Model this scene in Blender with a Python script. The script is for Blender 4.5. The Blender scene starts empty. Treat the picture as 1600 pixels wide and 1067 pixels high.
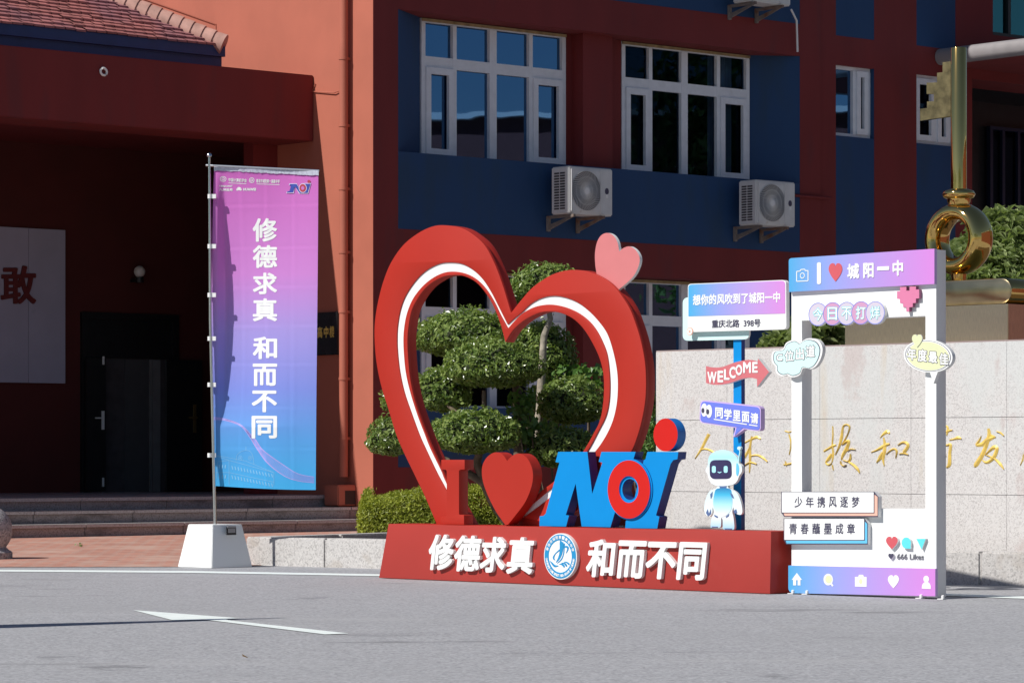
import bpy, bmesh, math, random
from mathutils import Vector, Matrix
import numpy as np
random.seed(7)
rng = np.random.default_rng(11)
R = math.radians
S = bpy.context.scene
COL = S.collection
# ------------------------------------------------------------------ camera, world, sun, exposure
F, HZ, CZ = 5000.0, 710.0, 1.05          # focal length in photo pixels, horizon row, eye height
cam = bpy.data.cameras.new('camera'); cam.sensor_width = 36; cam.lens = F/1600*36
cam.shift_y = (HZ-533.5)/1600; cam.clip_start = .5; cam.clip_end = 2000
co = bpy.data.objects.new('camera', cam); COL.objects.link(co)
co.location = (0, 0, CZ); co.rotation_euler = (R(90), 0, 0); S.camera = co
SUN_AZ, SUN_EL = R(31.5), R(44)            # direction the light travels (from +x towards +y), height of the sun
trav = Vector((math.cos(SUN_AZ)*math.cos(SUN_EL), math.sin(SUN_AZ)*math.cos(SUN_EL), -math.sin(SUN_EL)))
W = bpy.data.worlds.new('World'); S.world = W; W.use_nodes = True
nt = W.node_tree; sky = nt.nodes.new('ShaderNodeTexSky'); sky.sky_type = 'NISHITA'; sky.sun_disc = False
sky.sun_elevation = SUN_EL; sky.sun_rotation = math.atan2(-trav.x, -trav.y)
sky.air_density = 1.0; sky.dust_density = .25; sky.ozone_density = 3.0
bg = nt.nodes['Background']; bg.inputs['Strength'].default_value = .060
nt.links.new(sky.outputs[0], bg.inputs[0])
sun = bpy.data.lights.new('sun', 'SUN'); sun.energy = 4.8; sun.angle = R(.5); sun.color = (1, .965, .91)
so = bpy.data.objects.new('sun', sun); COL.objects.link(so); so.rotation_euler = trav.to_track_quat('-Z', 'Y').to_euler()
so.location = (-20, -10, 30)
S.view_settings.view_transform = 'Standard'; S.view_settings.look = 'None'
S.view_settings.exposure = 0.0; S.view_settings.gamma = 1
S.render.engine = 'CYCLES'
S.cycles.max_bounces = 6; S.cycles.transparent_max_bounces = 12
# ------------------------------------------------------------------ materials
MATS = {}
def mat(name, col, rough=.6, metal=0., var=.08, scale=6., bump=0., bscale=60., spec=.5, coat=0., detail=4, stain=None, squash=None):
    """principled paint with a little noise in colour and roughness"""
    m = bpy.data.materials.new(name); m.use_nodes = True; t = m.node_tree; L = t.links.new
    b = t.nodes['Principled BSDF']; b.inputs['Roughness'].default_value = rough; b.inputs['Metallic'].default_value = metal
    b.inputs['Specular IOR Level'].default_value = spec; b.inputs['Coat Weight'].default_value = coat
    tc = t.nodes.new('ShaderNodeTexCoord')
    src = tc.outputs['Object']
    if squash:
        mp = t.nodes.new('ShaderNodeMapping'); mp.inputs['Scale'].default_value = squash; L(src, mp.inputs[0]); src = mp.outputs[0]
    n = t.nodes.new('ShaderNodeTexNoise'); n.inputs['Scale'].default_value = scale; n.inputs['Detail'].default_value = detail
    L(src, n.inputs['Vector'])
    mx = t.nodes.new('ShaderNodeMix'); mx.data_type = 'RGBA'
    mr = t.nodes.new('ShaderNodeMapRange'); mr.inputs[1].default_value = .3; mr.inputs[2].default_value = .7
    L(n.outputs['Fac'], mr.inputs[0]); L(mr.outputs[0], mx.inputs[0])
    mx.inputs[6].default_value = (*[c*(1-var) for c in col], 1); mx.inputs[7].default_value = (*[min(1, c*(1+var)) for c in col], 1)
    out = mx.outputs[2]
    if stain:                                                  # (colour, scale, threshold, strength)
        sc, ss, th, st = stain
        n2 = t.nodes.new('ShaderNodeTexNoise'); n2.inputs['Scale'].default_value = ss; n2.inputs['Detail'].default_value = 6
        L(src, n2.inputs['Vector'])
        r2 = t.nodes.new('ShaderNodeMapRange'); r2.inputs[1].default_value = th; r2.inputs[2].default_value = th+.12; r2.inputs[4].default_value = st
        L(n2.outputs['Fac'], r2.inputs[0])
        m2 = t.nodes.new('ShaderNodeMix'); m2.data_type = 'RGBA'; L(r2.outputs[0], m2.inputs[0]); L(out, m2.inputs[6]); m2.inputs[7].default_value = (*sc, 1)
        out = m2.outputs[2]
    L(out, b.inputs['Base Color'])
    if bump:
        n3 = t.nodes.new('ShaderNodeTexNoise'); n3.inputs['Scale'].default_value = bscale; n3.inputs['Detail'].default_value = 3
        L(src, n3.inputs['Vector'])
        bp = t.nodes.new('ShaderNodeBump'); bp.inputs['Strength'].default_value = bump; bp.inputs['Distance'].default_value = .01
        L(n3.outputs['Fac'], bp.inputs['Height']); L(bp.outputs[0], b.inputs['Normal'])
    MATS[name] = m
    return m
def nodes(m):
    t = m.node_tree
    return t, t.nodes, t.links.new, t.nodes['Principled BSDF']
def gradient(name, stops, axis, lo, hi, rough=.45):
    """printed colour gradient along a local axis"""
    m = mat(name, (1, 1, 1), rough, var=.0); t, N, L, b = nodes(m)
    tc = N.new('ShaderNodeTexCoord'); sp = N.new('ShaderNodeSeparateXYZ'); L(tc.outputs['Object'], sp.inputs[0])
    mr = N.new('ShaderNodeMapRange'); mr.inputs[1].default_value = lo; mr.inputs[2].default_value = hi; L(sp.outputs[axis], mr.inputs[0])
    cr = N.new('ShaderNodeValToRGB'); L(mr.outputs[0], cr.inputs[0])
    while len(cr.color_ramp.elements) < len(stops): cr.color_ramp.elements.new(.5)
    for e, (p, c) in zip(cr.color_ramp.elements, stops): e.position = p; e.color = (*c, 1)
    L(cr.outputs[0], b.inputs['Base Color'])
    return m
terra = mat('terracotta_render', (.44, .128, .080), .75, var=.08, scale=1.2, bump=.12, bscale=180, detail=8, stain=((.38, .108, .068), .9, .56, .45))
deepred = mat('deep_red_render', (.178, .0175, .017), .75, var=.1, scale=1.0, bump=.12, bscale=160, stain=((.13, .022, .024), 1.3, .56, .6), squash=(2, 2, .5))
navy = mat('navy_render', (.008, .048, .14), .7, var=.08, scale=1.1, bump=.1, bscale=160, stain=((.013, .045, .10), 1.1, .53, .7), squash=(2, 2, .5))
upvc = mat('white_frame', (.76, .78, .82), .4, var=.05, scale=8, stain=((.42, .36, .27), 5, .66, .35))
metalgrey = mat('grey_metal', (.35, .35, .36), .45, .6, var=.1)
chrome = mat('polished_steel', (.62, .63, .65), .18, 1., var=.05)
white = mat('white_panel', (.84, .85, .84), .45, var=.012, scale=3)
whitep = mat('white_plastic', (.80, .80, .79), .4, var=.02, scale=5)
heartred = mat('red_lacquer', (.41, .025, .014), .5, var=.04, scale=1.6, spec=.3)
plinthred = mat('plinth_red_paint', (.38, .042, .034), .5, var=.05, scale=1.4, spec=.3, stain=((.47, .10, .085), 2.2, .66, .4))
pink = mat('pink_board', (.61, .19, .195), .5, var=.03)
noiblue = mat('letter_blue', (.002, .245, .63), .5, var=.02, spec=.2)
noiside = mat('letter_blue_edge', (.010, .04, .22), .45, var=.05, coat=.1)
noired = mat('letter_red', (.58, .016, .012), .5, var=.02, spec=.2)
mint = mat('mint_board', (.62, .86, .84), .5, var=.01)
rose = mat('rose_board', (.60, .16, .18), .5, var=.02)
violet = mat('violet_board', (.15, .20, .72), .5, var=.02)
lilac = mat('lilac_edge', (.62, .45, .80), .5, var=.02)
ink = mat('dark_ink', (.06, .055, .10), .5, var=.02)
cyan = mat('cyan_print', (.12, .70, .76), .5, var=.02)
peach = mat('peach_print', (.80, .46, .36), .5, var=.02)
skyblue = mat('skyblue_print', (.13, .52, .80), .5, var=.02)
discpink = mat('disc_pink', (.60, .32, .50), .5, var=.02)
discpale = mat('disc_pale', (.62, .56, .66), .5, var=.02)
paleyellow = mat('pale_yellow', (.72, .74, .46), .5, var=.02)
magenta = mat('pixel_pink', (.68, .20, .36), .5, var=.02)
redprint = mat('red_print', (.62, .10, .12), .5, var=.02)
emblemblue = mat('emblem_blue', (.015, .27, .55), .45, var=.02)
gold = mat('polished_gold', (.72, .48, .16), .07, 1., var=.06, scale=3)
goldbrush = mat('brushed_gold', (.66, .58, .42), .30, 1., var=.14, scale=30, squash=(8, 8, .5), bump=.05, bscale=80)
golddull = mat('weathered_gold', (.17, .14, .07), .5, .7, var=.4, scale=14)
goldpaint = mat('gold_leaf', (.84, .58, .14), .35, .15, var=.25, scale=14)
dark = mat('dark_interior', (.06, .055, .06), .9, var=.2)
blackdoor = mat('black_door', (.012, .012, .014), .45, var=.2)
curtainm = mat('blue_curtain', (.50, .55, .66), .9, var=.25, scale=14, squash=(4, 4, .05))
plastgrey = mat('appliance_white', (.66, .66, .65), .45, var=.06, scale=5, stain=((.38, .27, .16), 7, .67, .5))
rust = mat('rusty_bracket', (.20, .17, .15), .8, var=.3, scale=12, stain=((.16, .06, .025), 6, .52, .8))
bark = mat('bark', (.16, .12, .085), .9, var=.4, scale=14, bump=.5, bscale=30)
palebark = mat('pale_bark', (.34, .30, .24), .9, var=.35, scale=16, bump=.5, bscale=30)
soil = mat('soil', (.10, .075, .055), .95, var=.4, scale=9, bump=.6, bscale=30)
blackstone = mat('black_plaque', (.02, .02, .022), .25, var=.2)
boardm = mat('grey_board', (.42, .42, .53), .6, var=.06, scale=2, stain=((.25, .25, .32), 4, .66, .5))
roadpaint = mat('road_paint', (.80, .86, .83), .7, var=.05, scale=9, bump=.2, bscale=220, stain=((.50, .52, .51), 16, .62, .7))
def speckle(name, cols, scale, rough=.6, bump=.15, blocks=None, stains=()):
    """granite / asphalt: fine grains of several tones, with larger patches and named stains"""
    m = mat(name, cols[0], rough, var=.05); t, N, L, b = nodes(m)
    tc = N.new('ShaderNodeTexCoord')
    v = N.new('ShaderNodeTexVoronoi'); v.inputs['Scale'].default_value = scale; L(tc.outputs['Object'], v.inputs['Vector'])
    w = N.new('ShaderNodeTexWhiteNoise'); L(v.outputs['Color'], w.inputs['Vector'])
    cr = N.new('ShaderNodeValToRGB'); L(w.outputs['Value'], cr.inputs[0])
    while len(cr.color_ramp.elements) < len(cols): cr.color_ramp.elements.new(.5)
    for i, (e, c) in enumerate(zip(cr.color_ramp.elements, cols)): e.position = i/(len(cols)-1); e.color = (*c, 1)
    out = cr.outputs[0]
    for (col, sc, th, wd, st, sq) in stains:
        mp = N.new('ShaderNodeMapping'); mp.inputs['Scale'].default_value = sq; mp.inputs['Location'].default_value = (sc*3.1, sc*1.7, sc); L(tc.outputs['Object'], mp.inputs[0])
        n = N.new('ShaderNodeTexNoise'); n.inputs['Scale'].default_value = sc; n.inputs['Detail'].default_value = 7; n.inputs['Roughness'].default_value = .6; L(mp.outputs[0], n.inputs['Vector'])
        r = N.new('ShaderNodeMapRange'); r.inputs[1].default_value = th; r.inputs[2].default_value = th+wd; r.inputs[4].default_value = st; L(n.outputs['Fac'], r.inputs[0])
        mx = N.new('ShaderNodeMix'); mx.data_type = 'RGBA'; L(r.outputs[0], mx.inputs[0]); L(out, mx.inputs[6]); mx.inputs[7].default_value = (*col, 1); out = mx.outputs[2]
    L(out, b.inputs['Base Color'])
    if bump:
        bp = N.new('ShaderNodeBump'); bp.inputs['Strength'].default_value = bump; bp.inputs['Distance'].default_value = .006
        L(w.outputs['Value'], bp.inputs['Height']); L(bp.outputs[0], b.inputs['Normal'])
    return m
asphalt = speckle('asphalt', [(.24, .24, .25), (.33, .33, .345), (.37, .37, .385), (.45, .45, .465)], 60, .85, .5, stains=[
    ((.16, .16, .165), 1.1, .635, .05, .65, (.35, 1.3, 1)), ((.30, .30, .31), 9, .52, .2, .6, (.5, 1, 1)),
    ((.31, .31, .32), .3, .50, .25, .5, (1, 1, 1)), ((.43, .425, .43), .8, .55, .2, .5, (.5, 2, 1)), ((.20, .20, .205), .9, .67, .04, .6, (.35, 1.6, 1)), ((.26, .26, .265), 6, .66, .08, .5, (1, 1, 1))])
granite = speckle('pale_granite', [(.46, .44, .432), (.60, .58, .568), (.67, .652, .64), (.635, .62, .61)], 110, .5, .06, stains=[
    ((.60, .63, .62), .8, .52, .05, .5, (1, 1, .45)), ((.50, .41, .39), 1.3, .60, .04, .5, (1, 1, .8)), ((.58, .48, .34), 1.7, .62, .1, .45, (2.2, 2.2, .22)), ((.45, .42, .41), 2.6, .62, .1, .5, (3, 3, .15))])
kerbstone = speckle('kerb_granite', [(.36, .345, .335), (.52, .50, .485), (.60, .58, .56), (.50, .48, .465)], 80, .7, .2, stains=[((.34, .28, .22), 2.2, .58, .1, .5, (1, 1, 1))])
stepstone = speckle('step_granite', [(.20, .17, .16), (.32, .28, .27), (.38, .34, .33), (.30, .26, .25)], 80, .6, .15, stains=[((.10, .09, .09), 1.3, .52, .12, .7, (1, 1, 3)), ((.24, .15, .13), .8, .55, .1, .5, (1, 1, 1))])
treadstone = speckle('lit_tread_granite', [(.34, .31, .30), (.46, .43, .42), (.54, .51, .50), (.44, .41, .40)], 80, .26, .08)  # paler than the risers: light along the step edges put into the colour
ballstone = speckle('ball_granite', [(.16, .15, .16), (.34, .32, .32), (.46, .43, .43), (.28, .26, .27)], 70, .7, .3)
t, N, L, b = nodes(asphalt); src = b.inputs['Base Color'].links[0].from_socket
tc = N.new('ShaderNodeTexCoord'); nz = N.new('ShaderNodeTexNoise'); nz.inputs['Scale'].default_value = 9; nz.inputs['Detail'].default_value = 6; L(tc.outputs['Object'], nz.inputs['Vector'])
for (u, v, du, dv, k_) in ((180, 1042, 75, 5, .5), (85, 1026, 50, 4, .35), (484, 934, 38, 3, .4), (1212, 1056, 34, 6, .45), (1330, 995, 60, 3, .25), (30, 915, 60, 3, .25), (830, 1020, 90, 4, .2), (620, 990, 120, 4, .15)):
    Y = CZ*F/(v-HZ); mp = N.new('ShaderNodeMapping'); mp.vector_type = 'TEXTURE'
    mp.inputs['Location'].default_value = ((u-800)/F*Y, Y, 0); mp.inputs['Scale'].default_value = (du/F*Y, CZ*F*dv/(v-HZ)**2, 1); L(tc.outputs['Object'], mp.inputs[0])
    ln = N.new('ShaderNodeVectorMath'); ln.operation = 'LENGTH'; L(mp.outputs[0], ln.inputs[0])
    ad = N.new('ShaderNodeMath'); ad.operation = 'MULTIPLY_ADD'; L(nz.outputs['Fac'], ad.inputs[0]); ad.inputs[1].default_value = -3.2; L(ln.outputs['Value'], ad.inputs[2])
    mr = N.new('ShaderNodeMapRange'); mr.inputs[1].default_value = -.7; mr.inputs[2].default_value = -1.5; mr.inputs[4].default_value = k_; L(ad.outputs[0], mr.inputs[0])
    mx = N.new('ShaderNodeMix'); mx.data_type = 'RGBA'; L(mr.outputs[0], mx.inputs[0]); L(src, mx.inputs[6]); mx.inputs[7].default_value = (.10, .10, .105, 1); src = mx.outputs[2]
L(src, b.inputs['Base Color'])
# brick paving
brickm = mat('brick_paving', (.3, .14, .1), .85, var=.1)
t, N, L, b = nodes(brickm)
tc = N.new('ShaderNodeTexCoord'); mp = N.new('ShaderNodeMapping'); mp.inputs['Rotation'].default_value = (0, 0, R(41)); L(tc.outputs['Object'], mp.inputs[0])
br = N.new('ShaderNodeTexBrick'); br.inputs['Scale'].default_value = 2.4; br.inputs['Color1'].default_value = (.52, .23, .165, 1); br.inputs['Color2'].default_value = (.37, .155, .112, 1)
br.inputs['Mortar'].default_value = (.42, .36, .31, 1); br.inputs['Mortar Size'].default_value = .02; br.inputs['Bias'].default_value = -.1; L(mp.outputs[0], br.inputs[0])
n = N.new('ShaderNodeTexNoise'); n.inputs['Scale'].default_value = 1.3; n.inputs['Detail'].default_value = 8; L(tc.outputs['Object'], n.inputs[0])
r = N.new('ShaderNodeMapRange'); r.inputs[1].default_value = .5; r.inputs[2].default_value = .68; r.inputs[4].default_value = .7; L(n.outputs['Fac'], r.inputs[0])
mx = N.new('ShaderNodeMix'); mx.data_type = 'RGBA'; L(r.outputs[0], mx.inputs[0]); L(br.outputs[0], mx.inputs[6]); mx.inputs[7].default_value = (.54, .39, .32, 1); L(mx.outputs[2], b.inputs['Base Color'])
bp = N.new('ShaderNodeBump'); bp.inputs['Strength'].default_value = .4; bp.inputs['Distance'].default_value = .01; L(br.outputs['Fac'], bp.inputs['Height']); bp.invert = True; L(bp.outputs[0], b.inputs['Normal'])
# roof tile
tilem = mat('clay_tile', (.34, .125, .115), .7, var=.3, scale=3, stain=((.26, .12, .145), .9, .45, .7))
ridgem = mat('ridge_tile', (.48, .27, .22), .75, var=.25, scale=5, stain=((.30, .30, .31), 3, .6, .6))
bluepaint = mat('blue_fascia_paint', (.018, .045, .15), .5, var=.1)
# window glass: see-through with a mirror sheen
def glassmat(name, tint, ior=1.9, sheen=(1, 1, 1)):
    m = bpy.data.materials.new(name); m.use_nodes = True; t = m.node_tree; N = t.nodes; L = t.links.new
    N.remove(N['Principled BSDF']); o = N['Material Output']
    tr = N.new('ShaderNodeBsdfTransparent'); tr.inputs[0].default_value = (*tint, 1)
    gl = N.new('ShaderNodeBsdfGlossy'); gl.inputs['Roughness'].default_value = .015; gl.inputs[0].default_value = (*sheen, 1)
    fr = N.new('ShaderNodeFresnel'); fr.inputs[0].default_value = ior
    nz = N.new('ShaderNodeTexNoise'); nz.inputs['Scale'].default_value = .9; tc = N.new('ShaderNodeTexCoord'); L(tc.outputs['Object'], nz.inputs[0])
    bp = N.new('ShaderNodeBump'); bp.inputs['Strength'].default_value = .07; bp.inputs['Distance'].default_value = .03; L(nz.outputs['Fac'], bp.inputs['Height']); L(bp.outputs[0], gl.inputs['Normal'])
    mx = N.new('ShaderNodeMixShader'); L(fr.outputs[0], mx.inputs[0]); L(tr.outputs[0], mx.inputs[1]); L(gl.outputs[0], mx.inputs[2]); L(mx.outputs[0], o.inputs[0])
    return m
glass = glassmat('window_glass', (.45, .55, .68), 1.62, (.075, .165, .31))
teal = glassmat('teal_glass', (.15, .45, .55), 2.2, (.3, .9, 1))
def leafmat(name, c1, c2, rough=.42):
    m = mat(name, c1, rough, var=.1); t, N, L, b = nodes(m)
    g = N.new('ShaderNodeNewGeometry'); cr = N.new('ShaderNodeValToRGB'); L(g.outputs['Random Per Island'], cr.inputs[0])
    cr.color_ramp.elements[0].color = (*c1, 1); cr.color_ramp.elements[1].color = (*c2, 1); L(cr.outputs[0], b.inputs['Base Color'])
    b.inputs['Transmission Weight'].default_value = 0
    tl = N.new('ShaderNodeBsdfTranslucent'); tl.inputs[0].default_value = (c2[0]*1.3, c2[1]*1.5, c2[2]*.7, 1)
    mx = N.new('ShaderNodeMixShader'); mx.inputs[0].default_value = .22; o = N['Material Output']
    L(b.outputs[0], mx.inputs[1]); L(tl.outputs[0], mx.inputs[2]); L(mx.outputs[0], o.inputs[0])
    return m
leaf_dark = leafmat('topiary_leaf', (.06, .115, .022), (.30, .38, .11), .27)
leaf_hedge = leafmat('hedge_leaf', (.17, .21, .02), (.40, .43, .06), .5)
leaf_bright = leafmat('broad_leaf', (.06, .15, .03), (.17, .30, .07), .4)
leaf_strap = leafmat('strap_leaf', (.10, .15, .045), (.38, .44, .20), .3)
# ------------------------------------------------------------------ geometry helpers
def link(name, me, parent=None, mats=(), y=0):
    o = bpy.data.objects.new(name, me); COL.objects.link(o)
    for m in (mats if isinstance(mats, (list, tuple)) else [mats]): me.materials.append(m)
    if parent is not None: o.parent = parent
    return o
def tag(o, label, cat, group=None, kind=None):
    if label: o['label'] = label
    if cat: o['category'] = cat
    if group: o['group'] = group
    if kind: o['kind'] = kind
    return o
def thing(name, label, cat, loc=(0, 0, 0), rz=0, group=None):
    o = bpy.data.objects.new(name, None); o.empty_display_size = .2; COL.objects.link(o); o.location = loc; o.rotation_euler = (0, 0, rz)
    return tag(o, label, cat, group)
def mesh(name, V, Fc, mats, parent=None, mi=None, smooth=None):
    me = bpy.data.meshes.new(name); me.from_pydata([tuple(v) for v in V], [], [tuple(f) for f in Fc])
    o = link(name, me, parent, mats)
    if mi is not None: me.polygons.foreach_set('material_index', list(mi))
    if smooth is not None:
        me.shade_smooth()
        if smooth < 180: me.set_sharp_from_angle(angle=R(smooth))
    me.update(); return o
def fixn(o):
    bm = bmesh.new(); bm.from_mesh(o.data); bmesh.ops.recalc_face_normals(bm, faces=bm.faces); bm.to_mesh(o.data); bm.free(); return o
class MB:
    """collects shapes that become ONE mesh"""
    def __init__(s): s.v = []; s.f = []; s.m = []
    def add(s, V, Fc, m=0):
        k = len(s.v); s.v += [tuple(v) for v in V]; s.f += [tuple(i+k for i in f) for f in Fc]; s.m += [m]*len(Fc); return s
    def box(s, x0, x1, y0, y1, z0, z1, m=0):
        return s.add([(x0, y0, z0), (x1, y0, z0), (x1, y1, z0), (x0, y1, z0), (x0, y0, z1), (x1, y0, z1), (x1, y1, z1), (x0, y1, z1)],
                     [(0, 3, 2, 1), (4, 5, 6, 7), (0, 1, 5, 4), (1, 2, 6, 5), (2, 3, 7, 6), (3, 0, 4, 7)], m)
    def prism(s, pts, z0, z1, m=0):                         # convex plan outline, counter-clockwise
        n = len(pts); V = [(x, y, z0) for x, y in pts]+[(x, y, z1) for x, y in pts]
        return s.add(V, [tuple(range(n-1, -1, -1)), tuple(range(n, 2*n))]+[(i, (i+1) % n, n+(i+1) % n, n+i) for i in range(n)], m)
    def tube(s, pts, rad, n=10, m=0, cap=True):
        pts = [Vector(p) for p in pts]; rad = rad if isinstance(rad, (list, tuple)) else [rad]*len(pts)
        V = []; 
        for i, p in enumerate(pts):
            d = (pts[min(i+1, len(pts)-1)]-pts[max(i-1, 0)]).normalized()
            a = d.cross(Vector((0, 0, 1)) if abs(d.z) < .9 else Vector((1, 0, 0))).normalized(); c = d.cross(a)
            for j in range(n):
                q = 2*math.pi*j/n; V.append(p+(a*math.cos(q)+c*math.sin(q))*rad[i])
        Fc = [(i*n+j, i*n+(j+1) % n, (i+1)*n+(j+1) % n, (i+1)*n+j) for i in range(len(pts)-1) for j in range(n)]
        if cap: Fc += [tuple(range(n-1, -1, -1)), tuple((len(pts)-1)*n+j for j in range(n))]
        return s.add(V, Fc, m)
    def lathe(s, prof, c=(0, 0, 0), n=32, m=0):             # (radius, z) pairs
        V = [(c[0]+r*math.cos(2*math.pi*j/n), c[1]+r*math.sin(2*math.pi*j/n), c[2]+z) for r, z in prof for j in range(n)]
        Fc = [(i*n+j, i*n+(j+1) % n, (i+1)*n+(j+1) % n, (i+1)*n+j) for i in range(len(prof)-1) for j in range(n)]
        Fc += [tuple(range(n-1, -1, -1)), tuple((len(prof)-1)*n+j for j in range(n))]
        return s.add(V, Fc, m)
    def build(s, name, mats, parent=None, smooth=None, bevel=0):
        o = mesh(name, s.v, s.f, mats, parent, s.m)
        bm = bmesh.new(); bm.from_mesh(o.data)
        if bevel:
            eds = [e for e in bm.edges if len(e.link_faces) == 2 and e.calc_face_angle(0) > .5]
            bmesh.ops.bevel(bm, geom=eds, offset=bevel, segments=2, affect='EDGES', clamp_overlap=True)
        bmesh.ops.recalc_face_normals(bm, faces=bm.faces); bm.to_mesh(o.data); bm.free()
        if smooth is not None:
            o.data.shade_smooth()
            if smooth < 180: o.data.set_sharp_from_angle(angle=R(smooth))
        return o
def gp(u, v, z=0):
    """photo pixel -> point on the level z"""
    Y = (CZ-z)*F/(v-HZ); return Vector(((u-800)/F*Y, Y, z))
def wp(u, v, Y): return Vector(((u-800)/F*Y, Y, CZ+(HZ-v)/F*Y))
class Frame:
    """an upright plane family: origin on the ground, x along it, y away from the viewer, z up"""
    def __init__(s, o, rz): s.o = Vector((o[0], o[1])); s.rz = rz; s.e = Vector((math.cos(rz), math.sin(rz))); s.b = Vector((-math.sin(rz), math.cos(rz)))
    def loc(s, u, v, y=0):
        d = Vector(((u-800)/F, 1)); k = (y+s.o.dot(s.b))/d.dot(s.b); return ((d*k-s.o).dot(s.e), CZ+(HZ-v)/F*k)
    def x(s, u, y=0): return s.loc(u, 0, y)[0]
    def z(s, u, v, y=0): return s.loc(u, v, y)[1]
    def ppm(s, u, y=0):                                     # photo pixels per metre of height there
        d = Vector(((u-800)/F, 1)); return F/((y+s.o.dot(s.b))/d.dot(s.b))
    def thing(s, name, label, cat, group=None): return thing(name, label, cat, (s.o.x, s.o.y, 0), s.rz, group)
def spline(pts, n=6, closed=True):
    """Catmull-Rom through the points; a point given as (x, y, 1) stays a corner"""
    out = []; P = pts; N = len(P)
    for i in range(N if closed else N-1):
        p0, p1, p2, p3 = (P[(i-1) % N] if closed or i > 0 else P[i]), P[i], P[(i+1) % N], (P[(i+2) % N] if closed or i+2 < N else P[(i+1) % N])
        a = Vector(p1[:2]); b_ = Vector(p2[:2])
        m1 = (Vector(p2[:2])-Vector(p0[:2]))*.5 if len(p1) < 3 else (b_-a)*.6
        m2 = (Vector(p3[:2])-Vector(p1[:2]))*.5 if len(p2) < 3 else (b_-a)*.6
        for j in range(n):
            t = j/n; h = (2*t**3-3*t*t+1, t**3-2*t*t+t, -2*t**3+3*t*t, t**3-t*t)
            q = a*h[0]+m1*h[1]+b_*h[2]+m2*h[3]; out.append((q.x, q.y))
    if not closed: out.append(tuple(P[-1][:2]))
    return out
def zoomed(pts, s, x0, y0): return [(x0+p[0]/s, y0+p[1]/s, *p[2:]) for p in pts]
def solid(loops, y0, y1, bevel=0.):
    """flat outline(s) in x-z, holes allowed, given thickness from y0 (front) to y1 -> verts, faces"""
    c = bpy.data.curves.new('tmp', 'CURVE'); c.dimensions = '2D'; c.fill_mode = 'BOTH'; c.extrude = max(1e-5, (y1-y0)/2-bevel)
    if bevel: c.bevel_depth = bevel; c.bevel_resolution = 1; c.offset = -bevel
    for lp in loops:
        sp = c.splines.new('POLY'); sp.points.add(len(lp)-1); sp.use_cyclic_u = True
        sp.points.foreach_set('co', [k for p in lp for k in (p[0], p[1], 0, 1)])
    o = bpy.data.objects.new('tmp', c); COL.objects.link(o); dg = bpy.context.evaluated_depsgraph_get(); dg.update()
    me = bpy.data.meshes.new_from_object(o.evaluated_get(dg)); ym = (y0+y1)/2
    V = [(v.co.x, ym-v.co.z, v.co.y) for v in me.vertices]; Fc = [tuple(p.vertices) for p in me.polygons]
    bpy.data.objects.remove(o); bpy.data.curves.remove(c); bpy.data.meshes.remove(me)
    return V, Fc
def board(name, parent, loops, y0, y1, face, side=None, bevel=0., extra=()):
    """one mesh: a cut-out board with a face and an edge colour"""
    b_ = MB()
    for lps, ya, yb in [(loops, y0, y1)]+list(extra): b_.add(*solid(lps, ya, yb, bevel))
    o = mesh(name, b_.v, b_.f, [face, side or face], parent)
    bm = bmesh.new(); bm.from_mesh(o.data); bmesh.ops.remove_doubles(bm, verts=bm.verts, dist=1e-5); bmesh.ops.recalc_face_normals(bm, faces=bm.faces)
    for f in bm.faces:
        f.material_index = 0 if f.normal.y < -.6 else 1; f.smooth = abs(f.normal.y) < .95
    bm.to_mesh(o.data); bm.free(); o.data.set_sharp_from_angle(angle=R(28))
    return o
def px(fr, pts, y): return [fr.loc(p[0], p[1], y) for p in pts]
def circle(cx, cz, r, n=40, rx=None): return [(cx+(rx or r)*math.cos(2*math.pi*i/n), cz+r*math.sin(2*math.pi*i/n)) for i in range(n)]
def rrect(q, r, n=5):
    """rounded outline inside a pixel quad (tl, tr, br, bl); r in pixels or one per corner"""
    out = []; rs = r if isinstance(r, (list, tuple)) else [r]*4
    for i in range(4):
        p = Vector(q[i]); a = Vector(q[i-1])-p; b_ = Vector(q[(i+1) % 4])-p; k = rs[i]
        if k <= 0: out.append(tuple(p)); continue
        s1 = p+a.normalized()*k; s2 = p+b_.normalized()*k
        for j in range(n+1):
            t = j/n; w = s1*(1-t)**2+p*2*t*(1-t)+s2*t*t; out.append(tuple(w))
    return out
GL = {}
def glyphs(text, bold, res):
    key = (text, bold, res)
    if key in GL: return GL[key]
    c = bpy.data.curves.new('tmp', 'FONT'); c.body = text; c.extrude = .5; c.resolution_u = res
    o = bpy.data.objects.new('tmp', c); COL.objects.link(o); dg = bpy.context.evaluated_depsgraph_get(); dg.update()
    me = bpy.data.meshes.new_from_object(o.evaluated_get(dg))
    A = np.array([v.co[:] for v in me.vertices]); Fc = [tuple(p.vertices) for p in me.polygons]
    bpy.data.objects.remove(o); bpy.data.curves.remove(c); bpy.data.meshes.remove(me)
    sh = [(0, 0)]+([(bold*math.cos(a*math.pi/4+.39), bold*math.sin(a*math.pi/4+.39)) for a in range(8)] if bold else [])
    lo = A[:, :2].min(0)-bold; hi = A[:, :2].max(0)+bold
    out = []
    for i, d in enumerate(sh):
        q = A.copy(); q[:, 0] = (q[:, 0]+d[0]-lo[0])/(hi[0]-lo[0]); q[:, 1] = (q[:, 1]+d[1]-lo[1])/(hi[1]-lo[1]); out.append((q, i))
    GL[key] = (out, Fc); return GL[key]
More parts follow.
